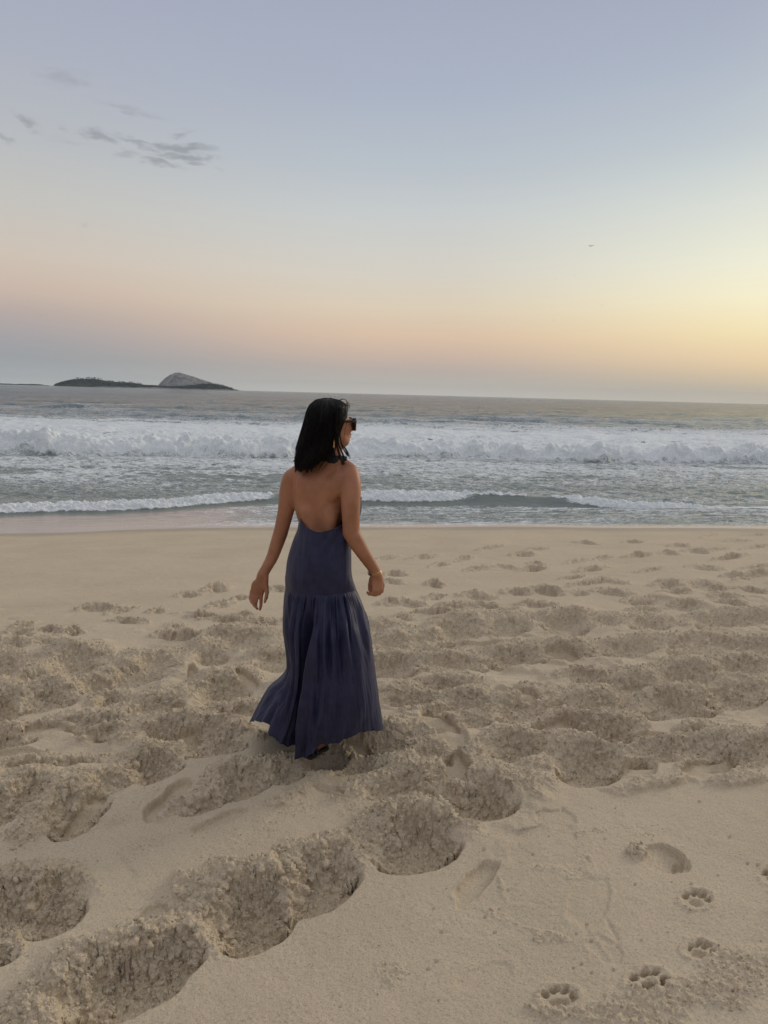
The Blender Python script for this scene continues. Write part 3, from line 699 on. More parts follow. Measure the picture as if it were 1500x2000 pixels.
# ------------------------------------------------------------------ islands
def rock_mat(name, c0, c1, scale, streak=False):
    m, t, b, o = mat(name)
    g = t.node('ShaderNodeNewGeometry').outputs['Position']
    v = t.scalev(g, (1, 1, .25)) if streak else g
    n = t.noise(v, scale, 6, .6)
    t.put(b.inputs['Base Color'], t.mix(t.mapr(n, .38, .62), c0, c1))
    b.inputs['Roughness'].default_value = .95; b.inputs['Specular IOR Level'].default_value = .1
    return m, t, b
m_rock, _, _ = rock_mat('island_granite', (.15, .15, .145), (.32, .31, .29), .045, True)
m_wood, _, _ = rock_mat('island_woods', (.018, .026, .016), (.062, .070, .042), .03)
def sea_point(px, Yd):
    v = ray(px, 760); k = Yd / v[1]
    return CAM[0] + v[0] * k
def island(name, prof, Yd, depth, m, seed, rough_amp, label, cat=None):
    """prof: (photo px, height in photo px above its own waterline)"""
    xs = np.array([sea_point(p[0], Yd) for p in prof]); hs = np.array([p[1] * Yd / F for p in prof])
    nx, ny = 260, 70
    x = np.linspace(xs[0], xs[-1], nx); v = np.linspace(-1, 1, ny)
    X, Vv = np.meshgrid(x, v, indexing='xy')
    H = np.interp(X, xs, hs)
    H = np.interp(X, xs, hs) * .6 + .2 * np.interp(X + 6, xs, hs) + .2 * np.interp(X - 6, xs, hs)
    dd = depth * (.35 + .65 * np.sqrt(np.clip(H / hs.max(), 0, 1)))
    Y = Yd + Vv * dd
    Z = H * (1 - np.abs(Vv) ** 2.2) + rough_amp * fbm(X / 18, Y / 18, 4, seed) * (1 - Vv ** 2) * (H > 1) - 1.8 * np.abs(Vv) ** 6 + SEA
    Vx = np.stack([X, Y, Z], -1).reshape(-1, 3)
    o = link(name, mesh_np(name, Vx, gridfaces(ny, nx)), m, kind='structure')
    o['label'] = label
    return xs, hs
xs1, hs1 = island('wooded_island', [(112, 0), (122, 4), (132, 9), (150, 13), (170, 14), (188, 14), (205, 11), (225, 9), (245, 9), (265, 8), (280, 5), (300, 5), (318, 4), (340, 4), (360, 5), (385, 8), (400, 10), (420, 10), (440, 7), (455, 3), (468, 0)],
       3900, 160, m_wood, 301, 3.0, 'low wooded island left of the woman on the horizon')
island('rock_island', [(306, 0), (314, 6), (320, 14), (328, 22), (336, 27), (345, 31), (353, 31), (362, 28), (375, 25), (388, 21), (400, 17), (412, 14), (425, 11), (440, 5), (452, 0)],
       4300, 170, m_rock, 311, 2.5, 'bare grey granite dome rising behind the wooded island')
island('rocky_islet', [(-60, 0), (-30, 1.5), (0, 2), (20, 2), (34, 1), (40, 2.4), (52, 2), (62, 2.6), (78, 2.4), (86, .6), (92, 1), (96, 0)],
       4600, 60, m_wood, 321, .6, 'flat dark rocky islet at the far left of the horizon')
# shore rocks of the wooded island
island('pale_shore', [(180, 0), (205, 1.6), (240, 2.0), (262, 1.2), (290, 2.6), (320, 2.2), (355, 1.2), (400, 1.4), (430, 2.2), (466, 1.2), (472, 0)], 3735, 18, m_rock, 331, .5, 'pale granite rocks along the foot of the wooded island')

# trees standing along the wooded island's skyline: far off, read as one mass
def build_woods():
    Vs, Fs = [], []; n = 0
    ico = np.array([[0, 0, 1], [.89, 0, .45], [.28, .85, .45], [-.72, .53, .45], [-.72, -.53, .45], [.28, -.85, .45], [.72, .53, -.45], [-.28, .85, -.45], [-.89, 0, -.45], [-.28, -.85, -.45], [.72, -.53, -.45], [0, 0, -1]])
    icf = [[0, 1, 2], [0, 2, 3], [0, 3, 4], [0, 4, 5], [0, 5, 1], [1, 6, 2], [2, 7, 3], [3, 8, 4], [4, 9, 5], [5, 10, 1], [2, 6, 7], [3, 7, 8], [4, 8, 9], [5, 9, 10], [1, 10, 6], [6, 11, 7], [7, 11, 8], [8, 11, 9], [9, 11, 10], [10, 11, 6]]
    icf = np.array(icf)
    def blob(c, r):
        nonlocal n
        v = ico * (1 + .35 * (RNG.random((12, 1)) - .5)) * r + c
        Vs.append(v); Fs.append(icf + n); n += 12
    for i in range(1500):
        x = RNG.uniform(xs1[1], xs1[-2]); h = np.interp(x, xs1, hs1)
        if h < 9: continue
        v = RNG.uniform(-.8, .2); dd = 160 * (.35 + .65 * math.sqrt(h / hs1.max()))
        z = h * (1 - abs(v) ** 2.2) + SEA
        r = RNG.uniform(2.2, 4.6)
        blob(np.array([x, 3900 + v * dd, z + r * .4]), np.array([r * 1.2, r, r * .9]))
    for i in range(70):       # taller single trees on the ridge: thin trunk and small crown
        x = RNG.uniform(xs1[3], xs1[9] + 30) if i < 55 else RNG.uniform(xs1[15], xs1[18])
        h = np.interp(x, xs1, hs1); r = RNG.uniform(1.6, 3.4); t_ = RNG.uniform(5, 11)
        blob(np.array([x, 3900, h + SEA + t_ * .5]), np.array([.6, .6, t_ * .5])); 
        for k in range(3):
            blob(np.array([x + RNG.uniform(-2.5, 2.5), 3900 + RNG.uniform(-2, 2), h + SEA + t_ + RNG.uniform(-1.5, 1)]), np.array([r, r, r * .5]))
    me = mesh_np('woods', np.concatenate(Vs), np.concatenate(Fs))
    o = link('woods', me, m_wood, kind='stuff', label='dark low trees covering the wooded island and its ridge', cat='woods')
build_woods()

# ------------------------------------------------------------------ birds
m_bird, t, b, o = mat('dark_feathers'); b.inputs['Base Color'].default_value = (.035, .033, .032, 1); b.inputs['Roughness'].default_value = .8
def bird_parts():
    """frigate-like seabird, wingspan about 2.1 m, flying towards -x; returns body, left wing, right wing meshes"""
    def loft(rings):
        V = []; 
        for (c, ry, rz) in rings:
            for k in range(10):
                a = 2 * math.pi * k / 10; V.append((c[0], c[1] + ry * math.cos(a), c[2] + rz * math.sin(a)))
        return np.array(V), gridfaces(len(rings), 10, True)
    Vb, Fb = loft([((-.52, 0, .02), .004, .004), ((-.42, 0, .03), .018, .016), ((-.34, 0, .035), .042, .04), ((-.24, 0, .02), .05, .05), ((-.05, 0, 0), .085, .08), ((.15, 0, 0), .06, .055),
                   ((.3, 0, .005), .035, .022), ((.5, 0, .01), .05, .008), ((.62, 0, .01), .09, .004), ((.64, 0, .01), .002, .002)])
    bm_ = mesh_np('bird_body', Vb, Fb)
    wings = []
    for s_ in (-1, 1):
        V = []; n = 14
        for i in range(n):
            k = i / (n - 1); y = s_ * (.05 + 1.0 * k)
            z = .03 + .24 * math.sin(min(k * 2.2, 1.57)) * 1 - .22 * max(0, k - .45) ** 1.3 * 2
            xc = -.10 - .12 * math.sin(k * 3.14) + .34 * max(0, k - .4) ** 1.4; ch = .36 * (1 - k) ** .55 + .02; th = .075 * (1 - k) + .012
            V += [(xc - ch * .4, y, z), (xc, y, z + th), (xc + ch * .6, y, z - .004), (xc, y, z - th * .4)]
        wings.append(mesh_np('bird_wing', np.array(V), gridfaces(n, 4, True)))
    return bm_, wings
_bb, _bw = bird_parts()
BIRDS = [(1154, 481, 12.5, -8, 15, 'dark seabird with spread wings, the largest and clearest in the sky'),
         (1085, 545, 4.5, -20, 40, 'tiny bird low left of the largest seabird, left one of the upper pair'),
         (1122, 539, 5, -25, -30, 'tiny bird just below the largest seabird, right one of the upper pair'),
         (1049, 593, 3.5, 10, 60, 'faint bird farthest left of the flock on the right of the sky'),
         (1077, 602, 4, -15, 50, 'faint bird directly above the lowest bird of the right flock'),
         (1082, 625, 4.5, -25, 40, 'tiny dark bird lowest of the flock above the right horizon'),
         (1176, 596, 5, -25, -20, 'faint bird farthest right, in the pale yellow glow'),
         (1111, 619, 4, 0, 20, 'faint bird to the right of the lowest bird of the flock'),
         (80, 616, 6, 20, 10, 'lone bird at the far left over the wooded island side'),
         (314, 327, 3.5, 0, 80, 'tiny dark bird just beneath the grey clouds at upper left')]
for i, (px, py, span, roll_, yaw, lab) in enumerate(BIRDS):
    dist = 2.1 * F / span * (1 if span > 6 else .95)
    p = CAM + ray(px, py) * dist
    root = empty('seabird', p, lab, 'bird', 'seabirds in the sky')
    root.rotation_euler = (math.radians(roll_), 0, math.radians(90 + yaw))
    root.rotation_mode = 'XYZ'
    for nm, me in (('body', _bb), ('wing', _bw[0]), ('wing', _bw[1])):
        o_ = bpy.data.objects.new(nm, me); COL.objects.link(o_); o_.parent = root
for me in [_bb] + _bw: me.materials.append(m_bird)

#P0#
# ------------------------------------------------------------------ the woman
class SDF:
    def __init__(self, lo, hi, h):
        self.lo = np.array(lo, float); self.h = h
        self.n = np.ceil((np.array(hi) - self.lo) / h).astype(int) + 1
        self.D = np.full(self.n, 1.0, np.float32)
    def _win(self, lo, hi):
        a = np.clip(np.floor((np.array(lo) - self.lo) / self.h).astype(int), 0, self.n - 1)
        b = np.clip(np.ceil((np.array(hi) - self.lo) / self.h).astype(int) + 1, 1, self.n)
        sl_ = tuple(slice(i, j) for i, j in zip(a, b))
        g = [self.lo[k] + self.h * np.arange(a[k], b[k]) for k in range(3)]
        return sl_, np.meshgrid(*g, indexing='ij', sparse=True)
    def _put(self, sl_, d, k, mode):
        D = self.D[sl_]
        if mode == 'add':
            if k > 0:
                hh = np.maximum(k - np.abs(D - d), 0) / k; D[...] = np.minimum(D, d) - hh * hh * k * .25
            else: D[...] = np.minimum(D, d)
        else:      # carve
            hh = np.maximum(k - np.abs(D + d), 0) / k; D[...] = np.maximum(D, -d) + hh * hh * k * .25
    def cone(self, a, b, ra, rb, k=.01, mode='add'):
        a = np.array(a, float); b = np.array(b, float); m = max(ra, rb) + k + 3 * self.h
        sl_, (x, y, z) = self._win(np.minimum(a, b) - m, np.maximum(a, b) + m)
        ab = b - a; L2 = max((ab ** 2).sum(), 1e-12)
        t_ = np.clip(((x - a[0]) * ab[0] + (y - a[1]) * ab[1] + (z - a[2]) * ab[2]) / L2, 0, 1)
        d = np.sqrt((x - a[0] - t_ * ab[0]) ** 2 + (y - a[1] - t_ * ab[1]) ** 2 + (z - a[2] - t_ * ab[2]) ** 2) - (ra + (rb - ra) * t_)
        self._put(sl_, d.astype(np.float32), k, mode)
    def chain(self, pts, rs, k=.01, mode='add'):
        for i in range(len(pts) - 1): self.cone(pts[i], pts[i + 1], rs[i], rs[i + 1], k, mode)
    def ell(self, c, r, axes=None, k=.01, mode='add'):
        c = np.array(c, float); r = np.array(r, float); m = r.max() + k + 3 * self.h
        sl_, (x, y, z) = self._win(c - m, c + m)
        p = [x - c[0], y - c[1], z - c[2]]
        if axes is None: axes = np.eye(3)
        q = [p[0] * ax[0] + p[1] * ax[1] + p[2] * ax[2] for ax in np.array(axes)]
        k0 = np.sqrt((q[0] / r[0]) ** 2 + (q[1] / r[1]) ** 2 + (q[2] / r[2]) ** 2)
        k1 = np.sqrt((q[0] / r[0] ** 2) ** 2 + (q[1] / r[1] ** 2) ** 2 + (q[2] / r[2] ** 2) ** 2) + 1e-9
        self._put(sl_, (k0 * (k0 - 1) / k1).astype(np.float32), k, mode)
    def mesh(self):
        D = self.D; ins = D < 0
        c = ins[:-1, :-1, :-1].astype(np.int8)
        for s_ in [(1, 0, 0), (0, 1, 0), (0, 0, 1), (1, 1, 0), (1, 0, 1), (0, 1, 1), (1, 1, 1)]:
            c = c + ins[s_[0]:D.shape[0] - 1 + s_[0], s_[1]:D.shape[1] - 1 + s_[1], s_[2]:D.shape[2] - 1 + s_[2]]
        cells = np.argwhere((c > 0) & (c < 8)); idm = np.full(c.shape, -1, np.int32)
        idm[cells[:, 0], cells[:, 1], cells[:, 2]] = np.arange(len(cells))
        acc = np.zeros((len(cells), 3)); cnt = np.zeros(len(cells))
        offs = [(i, j, k) for i in (0, 1) for j in (0, 1) for k in (0, 1)]
        for o0 in offs:
            for ax in range(3):
                if o0[ax]: continue
                o1 = list(o0); o1[ax] = 1
                d0 = D[cells[:, 0] + o0[0], cells[:, 1] + o0[1], cells[:, 2] + o0[2]]; d1 = D[cells[:, 0] + o1[0], cells[:, 1] + o1[1], cells[:, 2] + o1[2]]
                w_ = (d0 < 0) != (d1 < 0); t_ = np.where(w_, d0 / np.where(w_, d0 - d1, 1), 0)
                p = np.array(o0, float)[None] + 0 * t_[:, None]; p[:, ax] += t_
                acc += np.where(w_[:, None], p, 0); cnt += w_
        V = (cells + acc / cnt[:, None]) * self.h + self.lo
        Q = []
        for ax in range(3):
            a1, a2 = (ax + 1) % 3, (ax + 2) % 3
            s0 = [slice(1, -1)] * 3; s0[ax] = slice(0, -1); s1 = list(s0); s1[ax] = slice(1, None)
            A = ins[tuple(s0)]; B = ins[tuple(s1)]
            e = np.argwhere(A != B); off = np.ones(3, int); off[ax] = 0; e = e + off
            fl = ins[e[:, 0], e[:, 1], e[:, 2]]
            def cid(u1, u2):
                q = e.copy(); q[:, a1] += u1; q[:, a2] += u2
                return idm[q[:, 0], q[:, 1], q[:, 2]]
            q = np.stack([cid(-1, -1), cid(0, -1), cid(0, 0), cid(-1, 0)], 1)
            q[~fl] = q[~fl][:, ::-1]
            Q.append(q)
        return V, np.concatenate(Q)

YB = 3.20
def smooth_mesh(V, Q, it=2):
    for _ in range(it):
        s_ = np.zeros_like(V); n = np.zeros(len(V))
        for k in range(4):
            a = Q[:, k]; b_ = Q[:, (k + 1) % 4]
            for c_ in range(3): s_[:, c_] += np.bincount(a, V[b_, c_], len(V)) + np.bincount(b_, V[a, c_], len(V))
            n += np.bincount(a, minlength=len(V)) + np.bincount(b_, minlength=len(V))
        V = V * .45 + .55 * s_ / n[:, None]
    return V

def mesh_tubes(paths, nseg=8, close=True):
    """paths: list of (points Nx3, radii N, flat) -> one mesh of tapered tubes"""
    Vs, Fs = [], []; n = 0
    for pts, rs, flat in paths:
        pts = np.array(pts, float); N = len(pts)
        T = np.gradient(pts, axis=0); T /= np.linalg.norm(T, axis=1)[:, None] + 1e-12
        ref = np.array([0, 1.0, 0.05]); A = np.cross(T, ref); A /= np.linalg.norm(A, axis=1)[:, None] + 1e-9; B = np.cross(T, A)
        a = np.arange(nseg) * 2 * np.pi / nseg
        ring = pts[:, None] + np.array(rs)[:, None, None] * (np.cos(a)[None, :, None] * A[:, None] + flat * np.sin(a)[None, :, None] * B[:, None])
        Vs.append(ring.reshape(-1, 3)); f = gridfaces(N, nseg, True) + n; Fs.append(f); n += N * nseg
    return np.concatenate(Vs), np.concatenate(Fs)

def cat_curve(pts, n):
    """smooth curve through points (Catmull-Rom)"""
    p = np.array(pts, float); p = np.vstack([2 * p[0] - p[1], p, 2 * p[-1] - p[-2]])
    m_ = len(p) - 3; t_ = np.linspace(0, m_ - 1e-9, n); i = t_.astype(int); f = (t_ - i)[:, None]
    a, b_, c_, d_ = p[i], p[i + 1], p[i + 2], p[i + 3]
    return .5 * ((2 * b_) + (c_ - a) * f + (2 * a - 5 * b_ + 4 * c_ - d_) * f ** 2 + (3 * b_ - a - 3 * c_ + d_) * f ** 3)

# ---- head frame
HA = math.radians(26)
HC = P(643, 823, 3.19)
HF = np.array([math.cos(HA), math.sin(HA), 0.0]); HL = np.array([math.sin(HA), -math.cos(HA), 0.0]); HU = np.array([0, 0, 1.0])   # forward, side towards camera, up
def H(f, l, u_): return HC + HF * f + HL * l + HU * u_
AX = [HF, HL, HU]

def build_body():
    s = SDF((P(480, 1000, 3.2)[0], 2.86, -.03), (P(762, 1000, 3.2)[0], 3.66, 1.69), .0034)
    # torso: yawed so the right shoulder is nearer the camera
    ya = math.radians(14); TX = np.array([math.cos(ya), -math.sin(ya), 0]); TY = np.array([math.sin(ya), math.cos(ya), 0]); TZ = np.array([0, 0, 1.0])
    T = [TX, TY, TZ]
    def C(px, py, dy=0): return P(px, py, YB + dy)
    # pelvis, waist, ribcage
    s.ell(C(625, 1128, .01), (.118, .088, .10), T, .03)
    s.ell(C(598, 1145, -.02), (.060, .060, .080), T, .03); s.ell(C(652, 1145, -.03), (.062, .060, .080), T, .03)     # glutes
    s.ell(C(625, 1065, .0), (.100, .080, .11), T, .04)
    s.ell(C(624, 990, .01), (.108, .088, .135), T, .04)
    s.ell(C(628, 948, .01), (.128, .082, .095), T, .04)
    s.ell(C(676, 986, .085), (.040, .045, .045), T, .02); s.ell(C(640, 988, .11), (.046, .05, .048), T, .02)
    # shoulder girdle and trapezius
    sL, sR = C(571, 933, .045), C(681, 923, -.045)
    s.cone(C(590, 927, .035), C(664, 920, -.03), .040, .042, .035)
    s.chain([C(580, 922, .03), C(612, 908, .012), C(640, 893, 0)], [.026, .032, .036], .03)
    s.chain([C(677, 912, -.035), C(660, 905, -.015), C(645, 893, 0)], [.026, .030, .036], .03)
    # neck
    s.cone(C(643, 905, .005), C(648, 862, .0), .050, .048, .03)
    # scapulae, spinal groove, back muscles
    s.ell(C(597, 955, -.046), (.034, .022, .060), [TX * .96 + TZ * .28, TY, TZ * .96 - TX * .28], .025)
    s.ell(C(655, 950, -.075), (.034, .022, .060), [TX * .96 - TZ * .28, TY, TZ * .96 + TX * .28], .025)
    s.chain([C(600, 1000, -.05), C(612, 1060, -.06), C(614, 1110, -.065)], [.028, .026, .024], .02)
    s.chain([C(648, 1000, -.063), C(640, 1060, -.072), C(638, 1110, -.075)], [.028, .026, .024], .02)
    s.chain([C(626, 925, -.106), C(623, 985, -.112), C(624, 1040, -.105), C(625, 1110, -.110)], [.011, .015, .017, .014], .026, 'carve')
    # arms
    def arm(pts, rs):
        n_ = 14; s.chain(cat_curve(pts, n_), np.interp(np.linspace(0, len(pts) - 1, n_), range(len(pts)), rs), .012)
    eL = C(549, 1038, .05)
    arm([sL, C(564, 962, .05), C(560, 990, .05), eL], [.040, .0375, .034, .0290])
    arm([eL, C(541, 1062, .045), C(531, 1090, .035), P(515, 1119, 3.21), P(512, 1127, 3.205)], [.0288, .0268, .0232, .0195, .0205])
    eR = C(686, 1040, -.10)
    arm([sR, C(685, 952, -.075), C(685, 990, -.095), eR], [.042, .040, .037, .0325])
    s.ell(C(678, 1040, -.112), (.016, .014, .02), T, .02)
    arm([eR, C(697, 1060, -.10), C(712, 1084, -.09), P(731, 1113, 3.13), P(735, 1124, 3.13)], [.0322, .0308, .0262, .0205, .021])
    s.chain([C(590, 982, .03), C(578, 955, .04)], [.03, .03], .03); s.chain([C(664, 985, -.02), C(672, 955, -.035)], [.032, .032], .03)
    # left hand, palm towards the camera
    Yh = 3.20; wr = P(513, 1125, Yh)
    kn = [P(491.5, 1157, Yh), P(497, 1161, Yh - .004), P(503, 1163, Yh - .004), P(510, 1163, Yh)]
    for k_, b_ in zip(kn, [(508, 1127), (511, 1128), (515, 1128), (519, 1127)]): s.cone(P(b_[0], b_[1], Yh), k_, .0135, .0098, .006)
    s.ell(P(500, 1146, Yh - .006), (.022, .012, .030), None, .010)
    s.cone(P(518.5, 1134, Yh - .008), P(519, 1150, Yh - .012), .0135, .0115, .008)
    fing = [([kn[0], P(489, 1168, Yh - .014), P(491.5, 1176, Yh - .026), P(497, 1181, Yh - .030)], [.0092, .0080, .0070, .0058]),
            ([kn[1], P(494, 1173, Yh - .016), P(496.5, 1182, Yh - .028), P(501, 1187, Yh - .032)], [.0095, .0083, .0073, .0060]),
            ([kn[2], P(500, 1175, Yh - .012), P(499.6, 1184, Yh - .020), P(502, 1189, Yh - .026)], [.0095, .0080, .0070, .0058]),
            ([kn[3], P(510, 1175, Yh - .008), P(509.3, 1184, Yh - .014), P(507.8, 1191, Yh - .018)], [.0092, .0078, .0068, .0056])]
    for p_, r_ in fing: s.chain(p_, r_, .0012)
    s.chain([P(519.5, 1146, Yh - .012), P(521.5, 1157, Yh - .020), P(520, 1167, Yh - .026), P(517, 1176, Yh - .030)], [.0115, .0092, .0078, .0060], .004)
    # right hand, loosely closed, back of the hand towards the camera
    Yr = 3.13; kr = [P(746.5, 1145, Yr + .012), P(743, 1150, Yr - .002), P(737.5, 1153, Yr - .012), P(730.5, 1152, Yr - .016)]
    for k_, b_ in zip(kr, [(741, 1126), (738, 1127), (734, 1127), (730, 1127)]): s.cone(P(b_[0], b_[1], Yr), k_, .0135, .0105, .007)
    s.ell(P(736, 1140, Yr), (.022, .013, .028), None, .010)
    for p_ in [[kr[0], P(745.5, 1155, Yr + .018), P(739, 1158, Yr + .030), P(735, 1153, Yr + .034)],
               [kr[1], P(741, 1159, Yr + .002), P(734, 1161, Yr + .016), P(730, 1156, Yr + .022)],
               [kr[2], P(734, 1161.5, Yr - .008), P(727, 1161, Yr + .004), P(724, 1156, Yr + .012)],
               [kr[3], P(727, 1159.5, Yr - .014), P(721, 1160, Yr - .008), P(717.5, 1157, Yr - .002)]]:
        s.chain(p_, [.0098, .0086, .0074, .0060], .0028)
    s.chain([P(726, 1131, Yr + .010), P(723, 1143, Yr + .018), P(722.5, 1151, Yr + .02), P(726, 1157, Yr + .018)], [.0125, .0100, .0085, .0066], .004)
    s.ell(P(748.5, 1141, Yr + .012), (.006, .006, .009), None, .006)
    # legs and feet (under the skirt)
    hipL, hipR = C(598, 1165, .02), C(652, 1165, -.01)
    kL, kR = C(600, 1310, .06), C(668, 1310, .04)
    aL, aR = P(618, 1438, 3.12), P(668, 1412, 3.42)
    s.chain([hipL, kL, P(606, 1375, 3.20), aL], [.078, .050, .050, .031], .02)
    s.chain([hipR, kR, P(668, 1375, 3.24), aR], [.078, .050, .050, .031], .02)
    # trailing (visible) foot: heel to the upper right, toes to the lower left
    s.chain([P(633, 1447, 3.135), P(618, 1453, 3.12), P(600, 1462, 3.10)], [.024, .026, .020], .015)
    for i in range(5): s.cone(P(600 - i * 1.0, 1460 + i * 1.6, 3.10), P(592 - i * .5, 1464 + i * 1.6, 3.095), .010 - .0008 * i, .008 - .0007 * i, .004)
    s.chain([P(672, 1425, 3.44), P(668, 1420, 3.55), P(664, 1417, 3.62)], [.026, .026, .020], .015)
    # head
    s.ell(H(-.004, 0, .004), (.088, .074, .078), AX, .01)
    s.ell(H(.028, 0, -.040), (.066, .058, .072), AX, .022)
    s.ell(H(.062, 0, -.082), (.030, .034, .022), AX, .022)          # chin and jaw
    s.chain([H(.012, .050, -.050), H(.060, .026, -.088)], [.018, .014], .02); s.chain([H(.012, -.050, -.050), H(.060, -.026, -.088)], [.018, .014], .02)
    s.ell(H(.066, .030, -.030), (.026, .022, .024), AX, .015); s.ell(H(.066, -.030, -.030), (.026, .022, .024), AX, .015)     # cheeks
    s.chain([H(.084, 0, .005), H(.100, 0, -.022), H(.110, 0, -.033)], [.008, .009, .0085], .008)      # nose
    s.ell(H(.098, .010, -.038), (.009, .007, .006), AX, .005); s.ell(H(.098, -.010, -.038), (.009, .007, .006), AX, .005)
    s.ell(H(.095, 0, -.055), (.009, .019, .005), AX, .004); s.ell(H(.093, 0, -.066), (.010, .016, .006), AX, .004)            # lips
    s.ell(H(.084, .030, .008), (.010, .014, .006), AX, .006); s.ell(H(.084, -.030, .008), (.010, .014, .006), AX, .006)       # brow
    s.ell(H(.088, .030, -.008), (.012, .014, .009), AX, .004, 'carve'); s.ell(H(.088, -.030, -.008), (.012, .014, .009), AX, .004, 'carve')
    s.ell(H(.078, .030, -.008), (.0115, .0115, .0115), AX, .002); s.ell(H(.078, -.030, -.008), (.0115, .0115, .0115), AX, .002)   # eyes
    for q in (1, -1):
        s.ell(H(-.005, q * .077, -.012), (.017, .007, .030), [HF * .94 + HU * .34, HL, HU * .94 - HF * .34], .004)
        s.ell(H(-.003, q * .083, -.010), (.010, .004, .018), AX, .002, 'carve')
    V, Q = s.mesh(); V = smooth_mesh(V, Q, 2)
    return V, Q

m_skin, t, b, o = mat('skin')
g = t.node('ShaderNodeNewGeometry').outputs['Position']
t.put(b.inputs['Base Color'], t.mix(t.mapr(t.noise(g, 9, 4, .55), .35, .65), (.36, .160, .082), (.46, .208, .115)))
b.inputs['Roughness'].default_value = .5; b.inputs['Specular IOR Level'].default_value = .35
b.inputs['Subsurface Weight'].default_value = .12; b.inputs['Subsurface Radius'].default_value = (.012, .004, .002); b.inputs['Subsurface Scale'].default_value = 1
bp = t.node('ShaderNodeBump'); bp.inputs['Distance'].default_value = .0008; bp.inputs['Strength'].default_value = .3
t.l.new(t.noise(g, 240, 3, .6), bp.inputs['Height']); t.l.new(bp.outputs[0], b.inputs['Normal'])
V, Q = build_body()
woman = link('person', mesh_np('person', V, Q), m_skin, label='woman walking away over the sand in a long navy backless dress and sunglasses', cat='person')

# ---- dress
m_dress, t, b, o = mat('navy_crinkled_cotton')
g = t.node('ShaderNodeNewGeometry').outputs['Position']
t.put(b.inputs['Base Color'], t.mix(t.mapr(t.noise(g, 18, 4, .6), .35, .65), (.019, .021, .054), (.028, .030, .072)))
b.inputs['Roughness'].default_value = .5; b.inputs['Specular IOR Level'].default_value = .32
b.inputs['Sheen Weight'].default_value = .08; b.inputs['Sheen Roughness'].default_value = .5; b.inputs['Sheen Tint'].default_value = (.35, .4, .75, 1)
bp = t.node('ShaderNodeBump'); bp.inputs['Distance'].default_value = .004
av = t.node('ShaderNodeAttribute', attribute_name='crinkle').outputs['Fac']
t.put(bp.inputs['Strength'], t.m('ADD', .08, t.m('MULTIPLY', av, .6)))
t.l.new(t.noise(t.scalev(g, (1, 1, .07)), 120, 3, .6, .8), bp.inputs['Height']); t.l.new(bp.outputs[0], b.inputs['Normal'])

def periodic(vals, n):
    """periodic Catmull-Rom resample of control rows along axis 0"""
    p = np.array(vals, float); K = len(p); t_ = np.linspace(0, K, n, endpoint=False); i = t_.astype(int); f = t_ - i
    f = f.reshape((-1,) + (1,) * (p.ndim - 1))
    a, b_, c_, d_ = p[(i - 1) % K], p[i % K], p[(i + 1) % K], p[(i + 2) % K]
    return .5 * ((2 * b_) + (c_ - a) * f + (2 * a - 5 * b_ + 4 * c_ - d_) * f ** 2 + (3 * b_ - a - 3 * c_ + d_) * f ** 3), t_ / K
SEAM = [(557, 1148, 3.24), (570, 1154, 3.13), (588, 1159, 3.08), (604, 1161, 3.062), (621, 1162, 3.058), (641, 1162, 3.06), (661, 1160, 3.07), (680, 1157, 3.10), (696, 1153, 3.16),
        (690, 1148, 3.25), (668, 1145, 3.31), (635, 1144, 3.34), (600, 1144, 3.33), (572, 1145, 3.30)]
SK = [[(553, 1222, 3.25), (557, 1308, 3.25), (521, 1343, 3.27), (486, 1408, 3.27)],
      [(565, 1228, 3.12), (569, 1318, 3.13), (546, 1366, 3.13), (519, 1413, 3.13)],
      [(577, 1235, 3.05), (574, 1325, 3.06), (560, 1392, 3.05), (541, 1445, 3.05)],
      [(592, 1240, 3.045), (586, 1330, 3.07), (579, 1410, 3.07), (566, 1462, 3.06)],
      [(613, 1240, 3.0), (606, 1330, 2.99), (598, 1412, 3.0), (590, 1482, 3.03)],
      [(640, 1242, 2.99), (640, 1322, 2.97), (634, 1402, 2.97), (626, 1457, 3.00)],
      [(667, 1238, 3.0), (674, 1315, 2.98), (676, 1392, 2.98), (664, 1449, 3.00)],
      [(696, 1225, 3.05), (708, 1298, 3.04), (714, 1375, 3.03), (705, 1430, 3.05)],
      [(718, 1212, 3.16), (729, 1285, 3.17), (740, 1365, 3.18), (748, 1426, 3.19)],
      [(705, 1200, 3.33), (715, 1280, 3.37), (724, 1355, 3.40), (735, 1410, 3.42)],
      [(672, 1198, 3.40), (680, 1278, 3.44), (690, 1350, 3.48), (695, 1405, 3.50)],
      [(635, 1197, 3.42), (635, 1277, 3.46), (635, 1350, 3.50), (635, 1405, 3.52)],
      [(595, 1198, 3.41), (590, 1278, 3.45), (580, 1350, 3.48), (560, 1405, 3.50)],
      [(565, 1203, 3.35), (570, 1285, 3.38), (552, 1342, 3.40), (515, 1403, 3.42)]]
